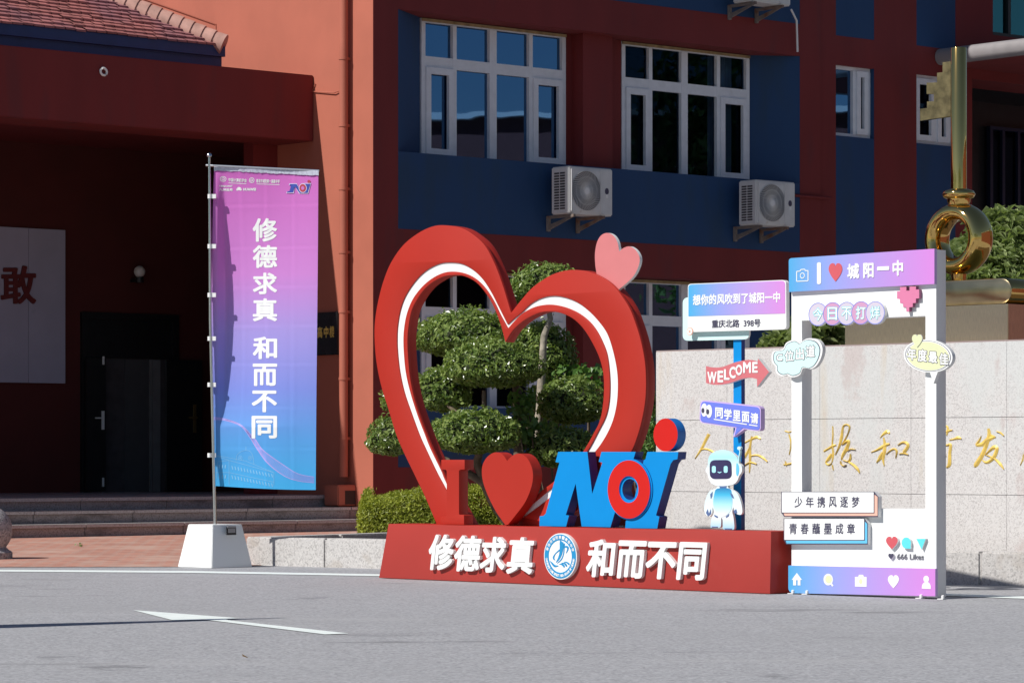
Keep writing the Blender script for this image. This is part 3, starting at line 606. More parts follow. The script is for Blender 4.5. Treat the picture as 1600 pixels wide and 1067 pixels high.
# ------------------------------------------------------------------ granite wall with carved gold writing, key sculpture
WL = wp(1025, 710, 28.85); WF = Frame((WL.x, WL.y), R(-45))
gw = WF.thing('granite_wall', 'pale granite wall carved with large gold brush characters', 'wall'); WT = WF.z(1040, 549.5, 0)
xw1 = WF.x(1760); zj1, zj2 = WF.z(1250, 654.5), WF.z(1250, 769.5)
g = MB(); cols = [0, WF.x(1136), WF.x(1281), WF.x(1423.5), WF.x(1573), xw1]
for za, zb in ((0, zj2-.003), (zj2, zj1-.003), (zj1, WT)):
    for a, b_ in zip(cols, cols[1:]): g.box(a, b_-.0015, 0, .35, za, zb)
g.build('slabs', granite, gw, bevel=.0015)
MB().box(0, xw1, .004, .34, WT-.01, WT+.012).build('coping', mat('coping_edge', (.32, .25, .24), .7), gw)
strokes = {   # brush strokes traced from the carving, in zoomed pixels (scale, x0, y0, [(points, widths)])
 'ren': (5.707, 1060, 640, [([(275, 215), (245, 270), (205, 350), (150, 435)], [26, 24, 20, 9]), ([(190, 365), (235, 350), (290, 365), (340, 400), (390, 440)], [8, 14, 18, 18, 6])]),
 'ben': (5.707, 1060, 640, [([(590, 295), (650, 265), (700, 245), (735, 262)], [12, 18, 26, 14]), ([(655, 235), (640, 330), (640, 430), (635, 560)], [12, 20, 22, 8]), ([(640, 330), (610, 390), (560, 460), (500, 510)], [16, 22, 20, 6]), ([(650, 410), (700, 405), (750, 425), (795, 465)], [8, 16, 22, 10]), ([(585, 500), (640, 470), (700, 485)], [10, 18, 10])]),
 'li': (5.707, 1060, 640, [([(950, 190), (985, 200), (1020, 190)], [10, 12, 8]), ([(985, 215), (1005, 300), (990, 400)], [10, 14, 8]), ([(940, 490), (985, 485), (1050, 470), (1080, 480)], [10, 18, 20, 8]), ([(955, 460), (965, 500)], [12, 10])]),
 'xiao': (8, 1280, 640, [([(170, 205), (172, 320), (165, 430), (175, 560), (160, 660)], [14, 18, 20, 26, 12]), ([(60, 520), (110, 490), (170, 455), (215, 440)], [22, 26, 34, 10]), ([(160, 550), (120, 610), (85, 660), (120, 690), (160, 665)], [30, 42, 18, 26, 10]), ([(165, 690), (180, 755)], [20, 8]),
    ([(205, 560), (250, 460), (280, 340), (300, 215), (340, 185), (380, 210), (365, 290), (320, 380), (285, 440)], [10, 26, 34, 22, 16, 22, 16, 14, 12]), ([(300, 430), (350, 395), (375, 400), (340, 490), (300, 560), (280, 620)], [16, 34, 26, 44, 34, 14]), ([(355, 515), (400, 490), (460, 498)], [12, 16, 6]), ([(395, 550), (390, 610), (360, 645), (300, 625)], [12, 30, 18, 8]), ([(375, 655), (430, 690), (480, 740), (510, 790)], [18, 32, 36, 8]), ([(275, 640), (280, 680), (310, 700), (345, 685)], [12, 16, 16, 6])]),
 'he': (8, 1280, 640, [([(765, 350), (805, 305), (850, 275), (880, 300)], [8, 30, 46, 16]), ([(805, 345), (820, 430), (815, 520), (800, 620), (815, 705)], [14, 34, 40, 30, 8]), ([(650, 530), (720, 505), (790, 465), (850, 435), (885, 430)], [8, 26, 40, 36, 20]), ([(800, 530), (770, 590), (720, 660)], [30, 52, 12]), ([(840, 555), (890, 510), (940, 490), (970, 520), (960, 605)], [8, 20, 24, 26, 8]), ([(985, 440), (1040, 410), (1090, 415), (1110, 455), (1060, 530)], [8, 26, 36, 36, 40]), ([(1000, 550), (1060, 545), (1120, 562)], [8, 26, 8])]),
 'xie': (8.207, 1450, 640, [([(205, 215), (245, 215), (255, 260), (240, 330)], [18, 24, 30, 14]), ([(230, 285), (280, 268), (315, 262)], [30, 26, 14]), ([(275, 385), (340, 375), (390, 360), (430, 375)], [10, 24, 44, 14]), ([(170, 420), (200, 450), (250, 455), (290, 450), (280, 560), (275, 700), (240, 740)], [10, 20, 26, 34, 36, 44, 20]), ([(180, 590), (235, 590)], [12, 18]), ([(90, 380), (60, 470), (20, 520)], [20, 30, 8]), ([(50, 480), (60, 560), (55, 640)], [16, 26, 8])]),
 'fa': (8.207, 1450, 640, [([(775, 240), (785, 320), (760, 410), (730, 500), (690, 590), (620, 700), (600, 735)], [30, 42, 50, 46, 50, 56, 20]), ([(685, 335), (660, 390), (625, 450), (700, 440), (760, 390), (820, 360), (870, 350)], [8, 26, 34, 50, 56, 44, 14]), ([(800, 320), (850, 345)], [18, 22]), ([(735, 580), (790, 525), (850, 480), (885, 500), (850, 600), (790, 660), (740, 675), (700, 645)], [10, 30, 48, 42, 44, 38, 30, 8]), ([(750, 580), (810, 605), (870, 640), (930, 700), (975, 765)], [8, 20, 28, 36, 8]), ([(880, 278), (930, 295), (975, 335)], [8, 24, 14])]),
 'zhan': (8.207, 1450, 640, [([(1225, 570), (1215, 640), (1185, 710)], [14, 20, 8]), ([(1235, 560), (1330, 540), (1400, 545)], [18, 26, 20]), ([(1260, 640), (1380, 620)], [14, 20])])}
for nm, (sc, ox, oy, sts) in strokes.items():
    cb = MB()
    for q, (pts, ws) in enumerate(sts):
        P = spline([(x, y) for x, y in pts], 5, False); wI = np.interp(np.linspace(0, 1, len(P)), np.linspace(0, 1, len(ws)), ws)
        P = [(ox+x/sc, oy+y/sc) for x, y in P]; V = []; Fc = []; n_ = len(P)       # V-shaped gilded stroke: a ridge between two edges
        y_ = -.002-q*.0007
        Lr = ribbon(P, list(wI/sc*1.12)); le, ri = Lr[:n_], Lr[n_:][::-1]
        for i in range(n_):
            for (uv, yy) in ((le[i], -.001), (P[i], y_-.007), (ri[i], -.001)):
                x_, z_ = WF.loc(uv[0], uv[1], 0); V.append((x_, yy-q*.0004, z_))
        for i in range(n_-1):
            a = i*3; Fc += [(a, a+1, a+4, a+3), (a+1, a+2, a+5, a+4)]
        cb.add(V, Fc)
    cb.build('carved_character', goldpaint, gw)
ky = WF.thing('key_sculpture', 'tall golden key sculpture standing on a brushed plinth behind the wall', 'sculpture')
KY = .40                                                     # plinth front, just behind the wall
ka, kb2, kz1 = WF.x(1320, KY), WF.x(1575, KY), WF.z(1540, 476, KY)
MB().box(ka, kb2, KY, KY+.85, 0, kz1).build('plinth', goldbrush, ky, bevel=.004)
yc = KY+.42; xk = WF.x(1498, yc); pm = WF.ppm(1498, yc); Z = lambda v: WF.z(1498, v, yc)
h = (Z(437)-Z(477)); zc = kz1+h/2+.003
prof = []
nP = 14; xL, xR = WF.x(1392, KY+.1), kb2-.02
out = [(xR-h/2+h/2*math.sin(q), h/2*math.cos(q)) for q in np.linspace(0, math.pi, nP)]+[(xL+h/2-h/2*math.sin(q), -h/2*math.cos(q)) for q in np.linspace(0, math.pi, nP)]
board('rounded_base', ky, [[(a, zc+b_) for a, b_ in out]], KY+.08, KY+.74, mat('satin_gold', (.42, .33, .20), .22, 1., var=.2, scale=6), gold, bevel=.02)
zr = (Z(317)+Z(430))/2; Rm, rm = .232, .080
V = []; Fc = []
for i in range(56):
    for j in range(24):
        a, q = 2*math.pi*i/56, 2*math.pi*j/24; rr = Rm+rm*math.cos(q)
        V.append((xk+rr*math.cos(a), yc+1.75*rm*math.sin(q), zr+(rr)*math.sin(a))); Fc.append((i*24+j, i*24+(j+1) % 24, ((i+1) % 56)*24+(j+1) % 24, ((i+1) % 56)*24+j))
fixn(mesh('bow_ring', V, Fc, gold, ky, smooth=180))
MB().lathe([(.06, zc+h/2-.01-zr), (.07, Z(424)-zr)], (xk, yc, zr), 24).build('ring_foot', gold, ky, smooth=60)
c = MB().lathe([(.085, Z(322)), (.10, Z(314)), (.10, Z(310))], (xk, yc, 0), 28).lathe([(.09, Z(312)), (.13, Z(309)), (.142, Z(304)), (.13, Z(299)), (.085, Z(296)), (.02, Z(295.5))], (xk, yc, 0), 32); c.build('collar', gold, ky, smooth=60)
MB().lathe([(.068, Z(297)), (.068, Z(76)), (.064, Z(75))], (xk, yc, 0), 32).build('shaft', gold, ky, smooth=40)
bit = zoomed([(700, 292), (600, 305), (600, 430), (530, 435), (530, 555), (400, 560), (400, 700), (490, 700), (490, 790), (405, 795), (405, 875), (320, 885), (320, 1035), (700, 978)], 8, 1400, 60)
board('key_bit', ky, [px(WF, bit, yc)], yc-.02, yc+.02, golddull, gold)
# ------------------------------------------------------------------ big heart sign
A_, B_ = gp(592, 903), gp(1202, 928)
HF = Frame((A_.x, A_.y), math.atan2(B_.y-A_.y, B_.x-A_.x))
hs = HF.thing('heart_sign', 'large red open heart arch on a red lettered plinth', 'sign')
PL = px(HF, [(607, 818), (1205, 830), (1203, 928), (592, 903)], 0); PL[2] = (PL[2][0], .004); PL[3] = (PL[3][0], .004)
board('plinth', hs, [PL], 0, .34, plinthred, heartred, bevel=.004)
for ch, bxx in zip('修德求真和而不同', ((669.6, 834, 708.5, 890), (709.8, 835.5, 750.5, 892), (751, 837.5, 790, 893.8), (793, 838.2, 833.5, 896), (917, 841.6, 960, 901), (964, 843.5, 1008, 903), (1009, 845.5, 1056, 904), (1059, 846, 1102.5, 905.5))):
    lettering('raised_character', hs, HF, ch, bxx, -.032, .034, white, whitep, bold=.032, shear=6, slope=1.2, res=4)
# round school emblem
ex, ez = HF.loc(876.2, 868.8, -.03); er = 36/HF.ppm(876)
em = board('emblem', hs, [circle(ex, ez, er, 64)], -.035, 0, white, whitep)
EB = MB().add(*solid([circle(ex, ez, er*.955, 64), circle(ex, ez, er*.70, 64)], -.037, -.0352))
sail = [[(478, 262), (520, 280), (540, 300), (530, 420), (500, 520), (455, 590), (410, 622), (450, 540), (475, 430)], [(545, 312), (565, 315), (560, 345), (600, 345), (628, 375), (612, 430), (580, 470), (600, 400), (590, 375), (558, 380), (552, 460), (520, 560), (470, 615), (430, 635), (500, 560), (535, 460)], [(475, 400), (400, 470), (362, 530), (370, 570), (402, 584), (385, 545), (410, 480), (475, 425)],
        [(312, 598), (350, 620), (400, 665), (455, 672), (430, 692), (375, 690)], [(465, 650), (520, 640), (560, 680), (545, 705), (510, 665)], [(500, 632), (560, 625), (600, 670), (585, 690), (545, 645)], [(545, 612), (590, 608), (640, 640), (625, 662), (590, 628)]]
for i, sp in enumerate(sail): EB.add(*solid([px(HF, spline(zoomed(sp, 10.667, 830, 820), 3), -.036)], -.0375-i*.0002, -.0352))
EB.build('emblem_print', emblemblue, em)
ring = MB()
def ring_text(txt, a0, a1, r_, hgt, inside, b_, wfac):
    for i, ch in enumerate(txt):
        if ch == ' ': continue
        a = a0+(a1-a0)*(i+.5)/len(txt); out, Fc = glyphs(ch, .02, 2); wd = hgt*wfac*(.55 if ch in 'ilI.' else 1)
        for q, k_ in out:
            V = []
            for s_, t_, z_ in q:
                lx, ly = (s_-.5)*wd, (t_-.5)*hgt
                if inside: rad, th_ = r_-ly, a+lx/r_
                else: rad, th_ = r_+ly, a-lx/r_
                V.append((ex+rad*math.cos(th_), -.0385-k_*4e-5+(.001 if z_ < 0 else 0), ez+rad*math.sin(th_)))
            b_.add(V, Fc)
ring_text('青岛市城阳第一高级中学', R(165), R(15), er*.83, er*.15, False, ring, 1.0)
ring_text('Chengyang No.1 Senior High School of Qingdao', R(186), R(354), er*.83, er*.115, True, ring, .62)
ring.build('emblem_lettering', white, em)
# heart arch
YH = .17
outer = [(683, 821, 1), (665, 778), (648, 742.5), (622, 687), (607, 640), (595.5, 603), (588, 565.6), (585, 528), (586, 499), (591, 469), (599, 439), (610.6, 410.6), (629, 384), (650, 366.5), (671, 355.5), (691, 352), (719, 356), (738, 366), (757, 383.5), (772, 411), (785, 445), (798.3, 489, 1), (810, 474), (829, 452), (845.6, 439), (864, 428.5), (885, 422.6), (904, 422), (922.5, 425.6), (939, 433), (954, 443), (967.5, 457.5), (982.5, 480), (992, 503), (1001, 532), (1007.5, 565.6), (1009.3, 597), (1008, 626), (1003, 655), (995.6, 682), (985, 707), (962, 738), (930, 771), (880, 814), (872, 821, 1)]
inner = [(790, 821, 1), (841, 771), (864, 753), (890, 730), (911, 705), (929, 674), (937.5, 655.6), (942, 631), (943.5, 605), (942, 580.6), (935.6, 557), (924, 533), (911, 513), (896, 498.5), (879, 490), (862.5, 486.8), (845.6, 488), (829, 494.5), (814, 504), (800, 517.5), (789.5, 534.7, 1), (783, 510), (775.6, 489), (766, 469), (753, 450.5), (740, 438.5), (723, 431), (706, 430), (691, 433), (676, 441), (665, 450), (654, 464), (643.5, 484), (638.5, 508), (636.5, 533), (638, 565.6), (641, 594), (648, 627.5), (659, 661), (672.5, 695), (689, 731), (706, 768), (735, 821, 1)]
s1 = [(722, 816, 1), (696, 764), (682, 738), (664, 700), (655, 680), (642.5, 646), (631, 612), (624, 579), (620.5, 547), (620, 525), (621, 508), (624.7, 486), (631, 467), (640.6, 450), (654, 433), (669, 420.5), (687.5, 412), (706, 410.4), (723, 413), (740, 422.5), (755, 437.5), (768, 457.5), (777.5, 476), (786, 493), (793, 507, 1), (804, 497), (814, 489), (829, 475), (845.6, 466), (864, 462.5), (883, 465), (902, 472.5), (919, 485), (935.6, 502.5), (949, 522), (958, 549), (964, 579), (965.3, 606), (963, 634), (956, 661), (943, 687), (926, 710), (895, 745), (858, 778), (818, 808, 1)]
s2 = [(809, 806, 1), (862, 762), (892, 736), (918, 704), (935, 673), (946, 651), (951, 630), (952.7, 605), (951.6, 579), (948, 553), (939.5, 531), (930, 514), (919, 501), (904, 489.5), (887, 481.5), (870, 477), (855, 476), (836, 479.5), (817.5, 489), (804, 501.5), (793.3, 513.5, 1), (787, 502), (781, 491), (772, 472.5), (760.6, 454), (747.5, 439.5), (732.5, 429.8), (715.6, 425), (699, 425), (684, 430), (669, 439.5), (655.6, 452.5), (644, 469), (636, 489), (632, 508), (630.3, 528), (631, 552), (634, 582), (641, 613), (652, 648), (663, 677), (672.5, 701), (689, 735), (697.5, 755), (728, 815, 1)]
PXO, PXI, PX1, PX2 = [spline(q, 5, False) for q in (outer, inner, s1, s2)]
arch = board('heart_arch', hs, [px(HF, PXO+PXI, YH+.03)], YH+.03, YH+.135, heartred, heartred, bevel=.003, extra=[([px(HF, PXO+PX1[::-1], YH)], YH, YH+.0299), ([px(HF, PX2[::-1]+PXI, YH)], YH, YH+.0299)])
board('light_strip', arch, [px(HF, PX1+PX2, YH+.012)], YH+.012, YH+.0298, white, white)
# small pink heart clipped behind the arch edge
ph = zoomed([(815, 540, 1), (808, 500), (800, 440), (798, 350), (815, 260), (850, 202), (900, 182), (950, 203), (985, 258), (1000, 335, 1), (1040, 305), (1090, 295), (1140, 328), (1170, 390), (1160, 460), (1120, 540), (1060, 600), (1000, 650), (960, 690, 1)], 5.333, 780, 330)
board('small_heart', hs, [px(HF, spline(ph, 5), YH+.035)], YH+.035, YH+.065, pink, whitep)
# I, heart, N, O, i
YL = .04
iL = zoomed([(690, 310), (885, 310), (885, 390), (848, 393), (838, 402), (838, 765), (880, 772), (880, 850), (683, 848), (683, 790), (735, 780), (735, 402), (726, 394), (690, 388)], 5.333, 560, 660)
board('red_letter', hs, [px(HF, iL, YL)], YL, YL+.105, heartred, heartred, bevel=.002)
hL = zoomed([(1240, 320, 1), (1200, 265), (1140, 248), (1080, 280), (1040, 340), (1028, 410), (1040, 500), (1080, 610), (1140, 730), (1190, 805), (1222, 850, 1), (1245, 850, 1), (1310, 770), (1390, 660), (1440, 540), (1455, 440), (1440, 360), (1400, 290), (1340, 258), (1280, 278)], 5.333, 560, 660)
board('red_heart', hs, [px(HF, spline(hL, 6), YL)], YL, YL+.105, heartred, heartred)
nL = zoomed([(385, 350), (628, 350), (668, 700), (752, 440), (722, 432), (745, 350), (1030, 350), (1008, 425), (985, 432), (820, 978), (580, 971), (530, 615), (448, 876), (475, 880), (450, 972), (228, 968), (230, 886), (262, 882), (280, 865), (395, 440), (362, 436)], 5.333, 800, 640)
board('blue_letter', hs, [px(HF, nL, YL)], YL, YL+.095, noiblue, noiside)
il = zoomed([(1128, 350), (1386, 350), (1378, 412), (1345, 418), (1322, 450), (1200, 878), (1228, 890), (1210, 988), (943, 985), (948, 925), (980, 900), (1098, 420), (1112, 412)], 5.333, 800, 640)
board('blue_letter', hs, [px(HF, il, YL)], YL, YL+.095, noiblue, noiside)
ox_, oz_ = HF.loc(981.9, 764.3, YL-.025); opm = HF.ppm(982)
oo = board('blue_letter', hs, [circle(ox_, oz_, 48/opm, 64), circle(ox_, oz_, 16.5/opm, 40)], YL-.008, YL+.1, noiblue, noiside)
board('red_ring', oo, [circle(ox_, oz_, 45.5/opm, 64), circle(ox_, oz_, 21/opm, 40)], YL-.022, YL-.0085, noired, noiblue)
dx_, dz_ = HF.loc(1039.8, 679.2, YL); dpm = HF.ppm(1040)
board('letter_dot', hs, [circle(dx_, dz_, 25.8/dpm, 56)], YL, YL+.095, noired, mat('dot_edge', (.01, .16, .50), .4, coat=.1))
# ------------------------------------------------------------------ sign post with boards
SP = Frame(HF.o, HF.rz)
YP = .2; px0, px1 = SP.x(1146, YP), SP.x(1158.3, YP)
zp0 = SP.z(1150, 829, YP); zp1 = SP.z(1150, 500, YP)
p = SP.o+SP.e*px0+SP.b*YP; ST = Frame(p, SP.rz)
sp = thing('signpost', 'blue post carrying a gradient name board, rose arrow and violet bubble', 'signpost', (p.x, p.y, 0), SP.rz)
board('post', sp, [[(0, zp0), (px1-px0, zp0), (px1-px0, zp1), (0, zp1)]], 0, .042, noiblue, noiside)
mb_ = [(1066.8, 465), (1170, 461), (1170.5, 530), (1066.8, 532.5)]
o = board('back_plate', sp, [px(ST, rrect(mb_, 9), -.02)], -.02, -.002, mint, whitep)
nbd = board('name_board', sp, [px(ST, rrect([(1074.8, 443.8), (1228.2, 437.3), (1228.6, 514.5), (1074.8, 519)], [5, 7, 6, 3]), -.06)], -.06, -.022, white, whitep)
gb = gradient('board_gradient', [(0, (.06, .40, .72)), (.35, (.30, .34, .74)), (.7, (.50, .31, .70)), (1, (.64, .25, .66))], 0, ST.x(1075, -.06), ST.x(1226, -.06))
board('gradient_panel', nbd, [px(ST, rrect([(1075.6, 444.8), (1226.6, 438.6), (1226.8, 489.8), (1075.6, 494.3)], [5, 6, 0, 0]), -.062)], -.0622, -.0602, gb)
lettering('board_lettering', nbd, ST, '想你的风吹到了城阳一中', (1082.5, 460.5, 1219, 477.5), -.0645, .002, white, bold=.03, slope=-5)
lettering('address_lettering', nbd, ST, '重庆北路  398号', (1112, 500, 1188, 512.3), -.063, .002, ink, bold=.014, slope=-2)
cx, cz = ST.loc(1078, 517.8, -.066); r_ = 6.3/ST.ppm(1078)
pi_ = board('play_badge', sp, [circle(cx, cz, r_, 28)], -.068, -.0605, peach); board('play_symbol', pi_, [circle(cx, cz, r_*.8, 28)], -.0695, -.0682, white)
MB().add(*solid([[(cx-r_*.3, cz+r_*.45), (cx-r_*.3, cz-r_*.45), (cx+r_*.5, cz)]], -.0708, -.0697)).build('play_triangle', peach, pi_)
aw = zoomed([(300, 290, 1), (380, 306), (480, 300), (600, 256), (720, 228), (800, 226), (860, 242, 1), (868, 210, 1), (985, 355, 1), (855, 520, 1), (855, 432, 1), (780, 418), (680, 432), (560, 475), (440, 495), (360, 490), (300, 475, 1)], 6.957, 1060, 530)
ab = board('arrow_board', sp, [px(ST, spline(aw, 4), -.04)], -.04, -.002, rose, whitep)
al = MB()
for ch, (a, c_, b_, d_) in zip('WELCOME', ((315, 352, 415, 478), (425, 342, 487, 468), (495, 325, 556, 442), (553, 298, 622, 425), (622, 275, 693, 392), (703, 246, 788, 367), (803, 246, 862, 364))):
    text_into(al, ST, ch, (1060+a/6.957, 530+c_/6.957, 1060+b_/6.957, 530+d_/6.957), -.043, .002, bold=.035, res=3)
al.build('arrow_lettering', white, ab)
bq = zoomed([(240, 660), (895, 728), (895, 1003), (228, 905)], 6.957, 1060, 530)
tail = zoomed([(620, 960), (596, 1064), (715, 978)], 6.957, 1060, 530)
bb = board('bubble_board', sp, [px(ST, rrect(bq, 7), -.05)], -.05, -.002, lilac, lilac, extra=[([px(ST, tail, -.0495)], -.0495, -.003)])
bq2 = zoomed([(250, 672), (885, 740), (885, 990), (238, 895)], 6.957, 1060, 530); tail2 = zoomed([(632, 955), (612, 1045), (700, 965)], 6.957, 1060, 530)
bf = MB().add(*solid([px(ST, rrect(bq2, 6), -.052)], -.053, -.0505)).add(*solid([px(ST, tail2, -.052)], -.0525, -.0502)); bfo = bf.build('bubble_face', violet, bb)
bt = MB()
for i, ch in enumerate('同学里面请'): 
    u = 400+i*96; v = 738+i*14.5; text_into(bt, ST, ch, (1060+u/6.957, 530+v/6.957, 1060+(u+84)/6.957, 530+(v+118)/6.957), -.056, .002, bold=.035, slope=1)
for (a, b_) in (((385, 868), (745, 925)), ((768, 928), (860, 942))): bt.add(*solid([px(ST, ribbon(zoomed([a, b_], 6.957, 1060, 530), [1.6, 1.6]), -.055)], -.0555, -.0535))
bt.build('bubble_lettering', white, bb)
ey = MB()
for u, v in ((280, 768), (332, 782)):
    c1 = ST.loc(1060+u/6.957, 530+v/6.957, -.055); r_ = 10.3/ST.ppm(1110); ey.add(*solid([circle(c1[0], c1[1], r_, 24, r_*.62)], -.0555, -.0535), 0)
    c2 = ST.loc(1060+(u-12)/6.957, 530+(v+6)/6.957, -.055); ey.add(*solid([circle(c2[0], c2[1], r_*.4, 16, r_*.3)], -.057, -.0556), 1)
ey.build('cartoon_eyes', [white, ink], bb)
# ------------------------------------------------------------------ robot cut-out standing on the plinth
YR = .1; p = SP.o+SP.e*SP.x(1130, YR)+SP.b*YR; RF = Frame(p, SP.rz)
rb = thing('robot_cutout', 'white and cyan robot cut-out figure standing on the red plinth', 'cutout', (p.x, p.y, 0), SP.rz)
zz = lambda pts: zoomed(pts, 6.957, 1060, 680)
robw = gradient('robot_white', [(0, (.30, .66, .86)), (.16, (.80, .86, .88)), (.42, (.66, .84, .90)), (.58, (.84, .87, .88)), (.72, (.78, .86, .89)), (.86, (.40, .78, .88)), (1, (.66, .86, .90))], 2, .47, 1.12, .35)
robc = gradient('robot_cyan', [(0, (.80, .88, .88)), (.35, (.45, .80, .86)), (.75, (.06, .46, .72)), (1, (.03, .20, .45))], 2, RF.z(1130, 805), RF.z(1130, 762), .3)
head = zz([(330, 240), (370, 190), (440, 162), (510, 160), (580, 185), (635, 240), (655, 300), (685, 330), (690, 390), (660, 440), (640, 490), (600, 530), (520, 548), (430, 548), (360, 520), (330, 470), (318, 420), (300, 400), (298, 360), (318, 330)])
bodyp = zz([(440, 540), (530, 540), (545, 575), (600, 600), (645, 640), (680, 730), (695, 820), (680, 860), (640, 855), (605, 820), (598, 780), (585, 830), (600, 900), (608, 1000), (590, 1024), (500, 1022), (484, 1000), (480, 920), (466, 895), (462, 980), (440, 1002), (360, 1000), (350, 985), (360, 900), (385, 840), (372, 780), (368, 840), (340, 880), (305, 870), (282, 820), (285, 740), (310, 660), (345, 600), (410, 575)])
board('body', rb, [px(RF, spline(bodyp, 3), 0)], 0, .022, robw, whitep)
hd = board('head', rb, [px(RF, spline(head, 3), -.004)], -.004, .024, robw, whitep)
vis = MB().add(*solid([px(RF, rrect(zz([(340, 268), (575, 266), (582, 470), (342, 474)]), 9), -.006)], -.0075, -.0045)); vo = vis.build('visor', mat('robot_visor', (.035, .03, .10), .15, var=.2), hd)
ev = MB()
for u in (386, 515): ev.add(*solid([px(RF, rrect(zz([(u-21, 332), (u+21, 332), (u+21, 406), (u-21, 406)]), 2.8), -.008)], -.0095, -.0078))
ev.add(*solid([px(RF, ribbon(zz([(428, 396), (448, 406), (468, 396)]), [1, 1.6, 1]), -.008)], -.0095, -.0078)); ev.build('eyes', mat('pale_cyan', (.42, .84, .92), .4), hd)
e2 = MB().add(*solid([px(RF, spline(zz([(635, 300), (655, 330), (660, 380), (645, 440), (628, 420), (628, 340)]), 3), -.006)], -.0065, -.0042)); e2.build('ear_print', skyblue, hd)
an = MB().add(*solid([px(RF, ribbon(zz([(652, 310), (655, 240), (668, 180), (662, 150)]), [1.6, 1.5, 1.3, 1.3]), 0)], 0, .02)).add(*solid([px(RF, circle(1060+660/6.957, 680+140/6.957, 2.8, 18), 0)], -.002, .021)); an.build('antenna', robw, hd)
tb = MB().add(*solid([px(RF, spline(zz([(420, 578), (555, 578), (580, 640), (585, 740), (560, 830), (475, 885), (405, 830), (378, 740), (390, 640)]), 3), -.002)], -.0025, -.0005)); tb.build('torso_print', robc, rb)
jt = MB()
for q in ([(445, 545), (525, 545), (520, 570), (450, 570)], [(390, 860), (432, 882), (420, 895), (392, 878)], [(515, 880), (552, 850), (548, 875), (520, 895)], [(345, 640), (372, 610), (368, 660), (352, 690)], [(560, 620), (588, 640), (608, 690), (580, 670)], [(360, 988), (430, 990), (425, 1000), (365, 998)], [(500, 1008), (585, 1010), (580, 1022), (505, 1020)], [(300, 840), (318, 800), (332, 850), (352, 800), (356, 850), (322, 880)], [(598, 820), (628, 800), (640, 840), (612, 850)]):
    jt.add(*solid([px(RF, zz(q), -.002)], -.0032, -.001))
jt.build('joint_print', mat('robot_joint', (.10, .16, .34), .4), rb)
# ------------------------------------------------------------------ photo frame
A2, B2 = gp(1236, 927.5), gp(1463, 934.5)
PFm = Frame((A2.x, A2.y), R(-42)); fw = PFm.thing('photo_frame', 'tall white photo frame with gradient boards styled like a social media post', 'photo frame')
zz = None
fo = px(PFm, [(1236.5, 420), (1462.8, 390), (1463.2, 934.5), (1236.5, 927)], 0); fo = [(x, max(z, .006)) for x, z in fo]; fo[0] = (fo[0][0], fo[1][1]-.01)
zlow = min(fo[2][1], fo[3][1]); fo[2] = (fo[2][0], .012); fo[3] = (fo[3][0], .012)
fi = px(PFm, [(1253, 501.2), (1445.8, 493.8), (1445.8, 794.5), (1253, 794)], 0)
board('frame_panel', fw, [fo, fi], 0, .125, white, whitep, bevel=.003)
for u in (1240, 1262, 1440, 1474):
    ft = MB(); x_ = PFm.x(u); ft.box(x_-.02, x_+.03, -.05, -.002, .002, .008).lathe([(.012, .01), (.012, .03), (.004, .034)], (x_+.02, -.035, 0), 8)
    ft.build('foot_plate', whitep, fw)
gh = gradient('frame_gradient', [(0, (.06, .38, .70)), (.3, (.28, .35, .76)), (.62, (.44, .29, .70)), (1, (.62, .23, .66))], 0, PFm.x(1232), PFm.x(1460))
hb_ = board('header_board', fw, [px(PFm, rrect([(1232.6, 403.8), (1460.2, 388.8), (1460.2, 443.8), (1233, 456.3)], [5, 0, 0, 0]), -.03)], -.032, -.001, gh, lilac)
z7 = lambda pts: zoomed(pts, 5.517, 1210, 370)
ci = MB()
for a, b_ in (((192, 298), (192, 385)), ((192, 385), (290, 380)), ((290, 380), (290, 290)), ((290, 292), (268, 293)), ((268, 293), (260, 280)), ((260, 280), (228, 283)), ((228, 283), (220, 297)), ((220, 297), (192, 299))): ci.add(*solid([px(PFm, ribbon(z7([a, b_]), [1.3, 1.3]), -.034)], -.0345, -.0322))
cc = PFm.loc(*z7([(241, 335)])[0], -.034); k_ = 1/PFm.ppm(1250); ci.add(*solid([circle(cc[0], cc[1], 4.6*k_, 24), circle(cc[0], cc[1], 3.4*k_, 24)], -.0345, -.0322)); ci.build('camera_symbol', white, hb_)
text_b = MB().add(*solid([px(PFm, rrect(z7([(368, 222), (402, 220), (402, 408), (368, 410)]), 2.8), -.034)], -.0355, -.0322))
for ch, bq in zip('城阳一中', ((628, 232, 732, 366), (765, 226, 856, 358), (885, 258, 990, 292), (1018, 204, 1110, 340))): text_into(text_b, PFm, ch, (1210+bq[0]/5.517, 370+bq[1]/5.517, 1210+bq[2]/5.517, 370+bq[3]/5.517), -.0355, .003, bold=.04 if ch != '一' else .03, slope=-.8)
text_b.build('header_lettering', white, hb_)
HSH = [(0, .62, 1), (-.16, .93), (-.5, 1.0), (-.85, .78), (-1, .35), (-.86, -.1), (-.5, -.6), (0, -1.1, 1), (.5, -.6), (.86, -.1), (1, .35), (.85, .78), (.5, 1.0), (.16, .93)]
def heart_at(fr, u, v, w, h, y): # pixel centre, half width, half height
    return px(fr, spline([(u+p[0]*w, v-p[1]*h, *p[2:]) for p in HSH], 4), y)
MB().add(*solid([heart_at(PFm, 1305.5, 425, 10.6, 13.6, -.034)], -.0355, -.0322)).build('header_heart', redprint, hb_)
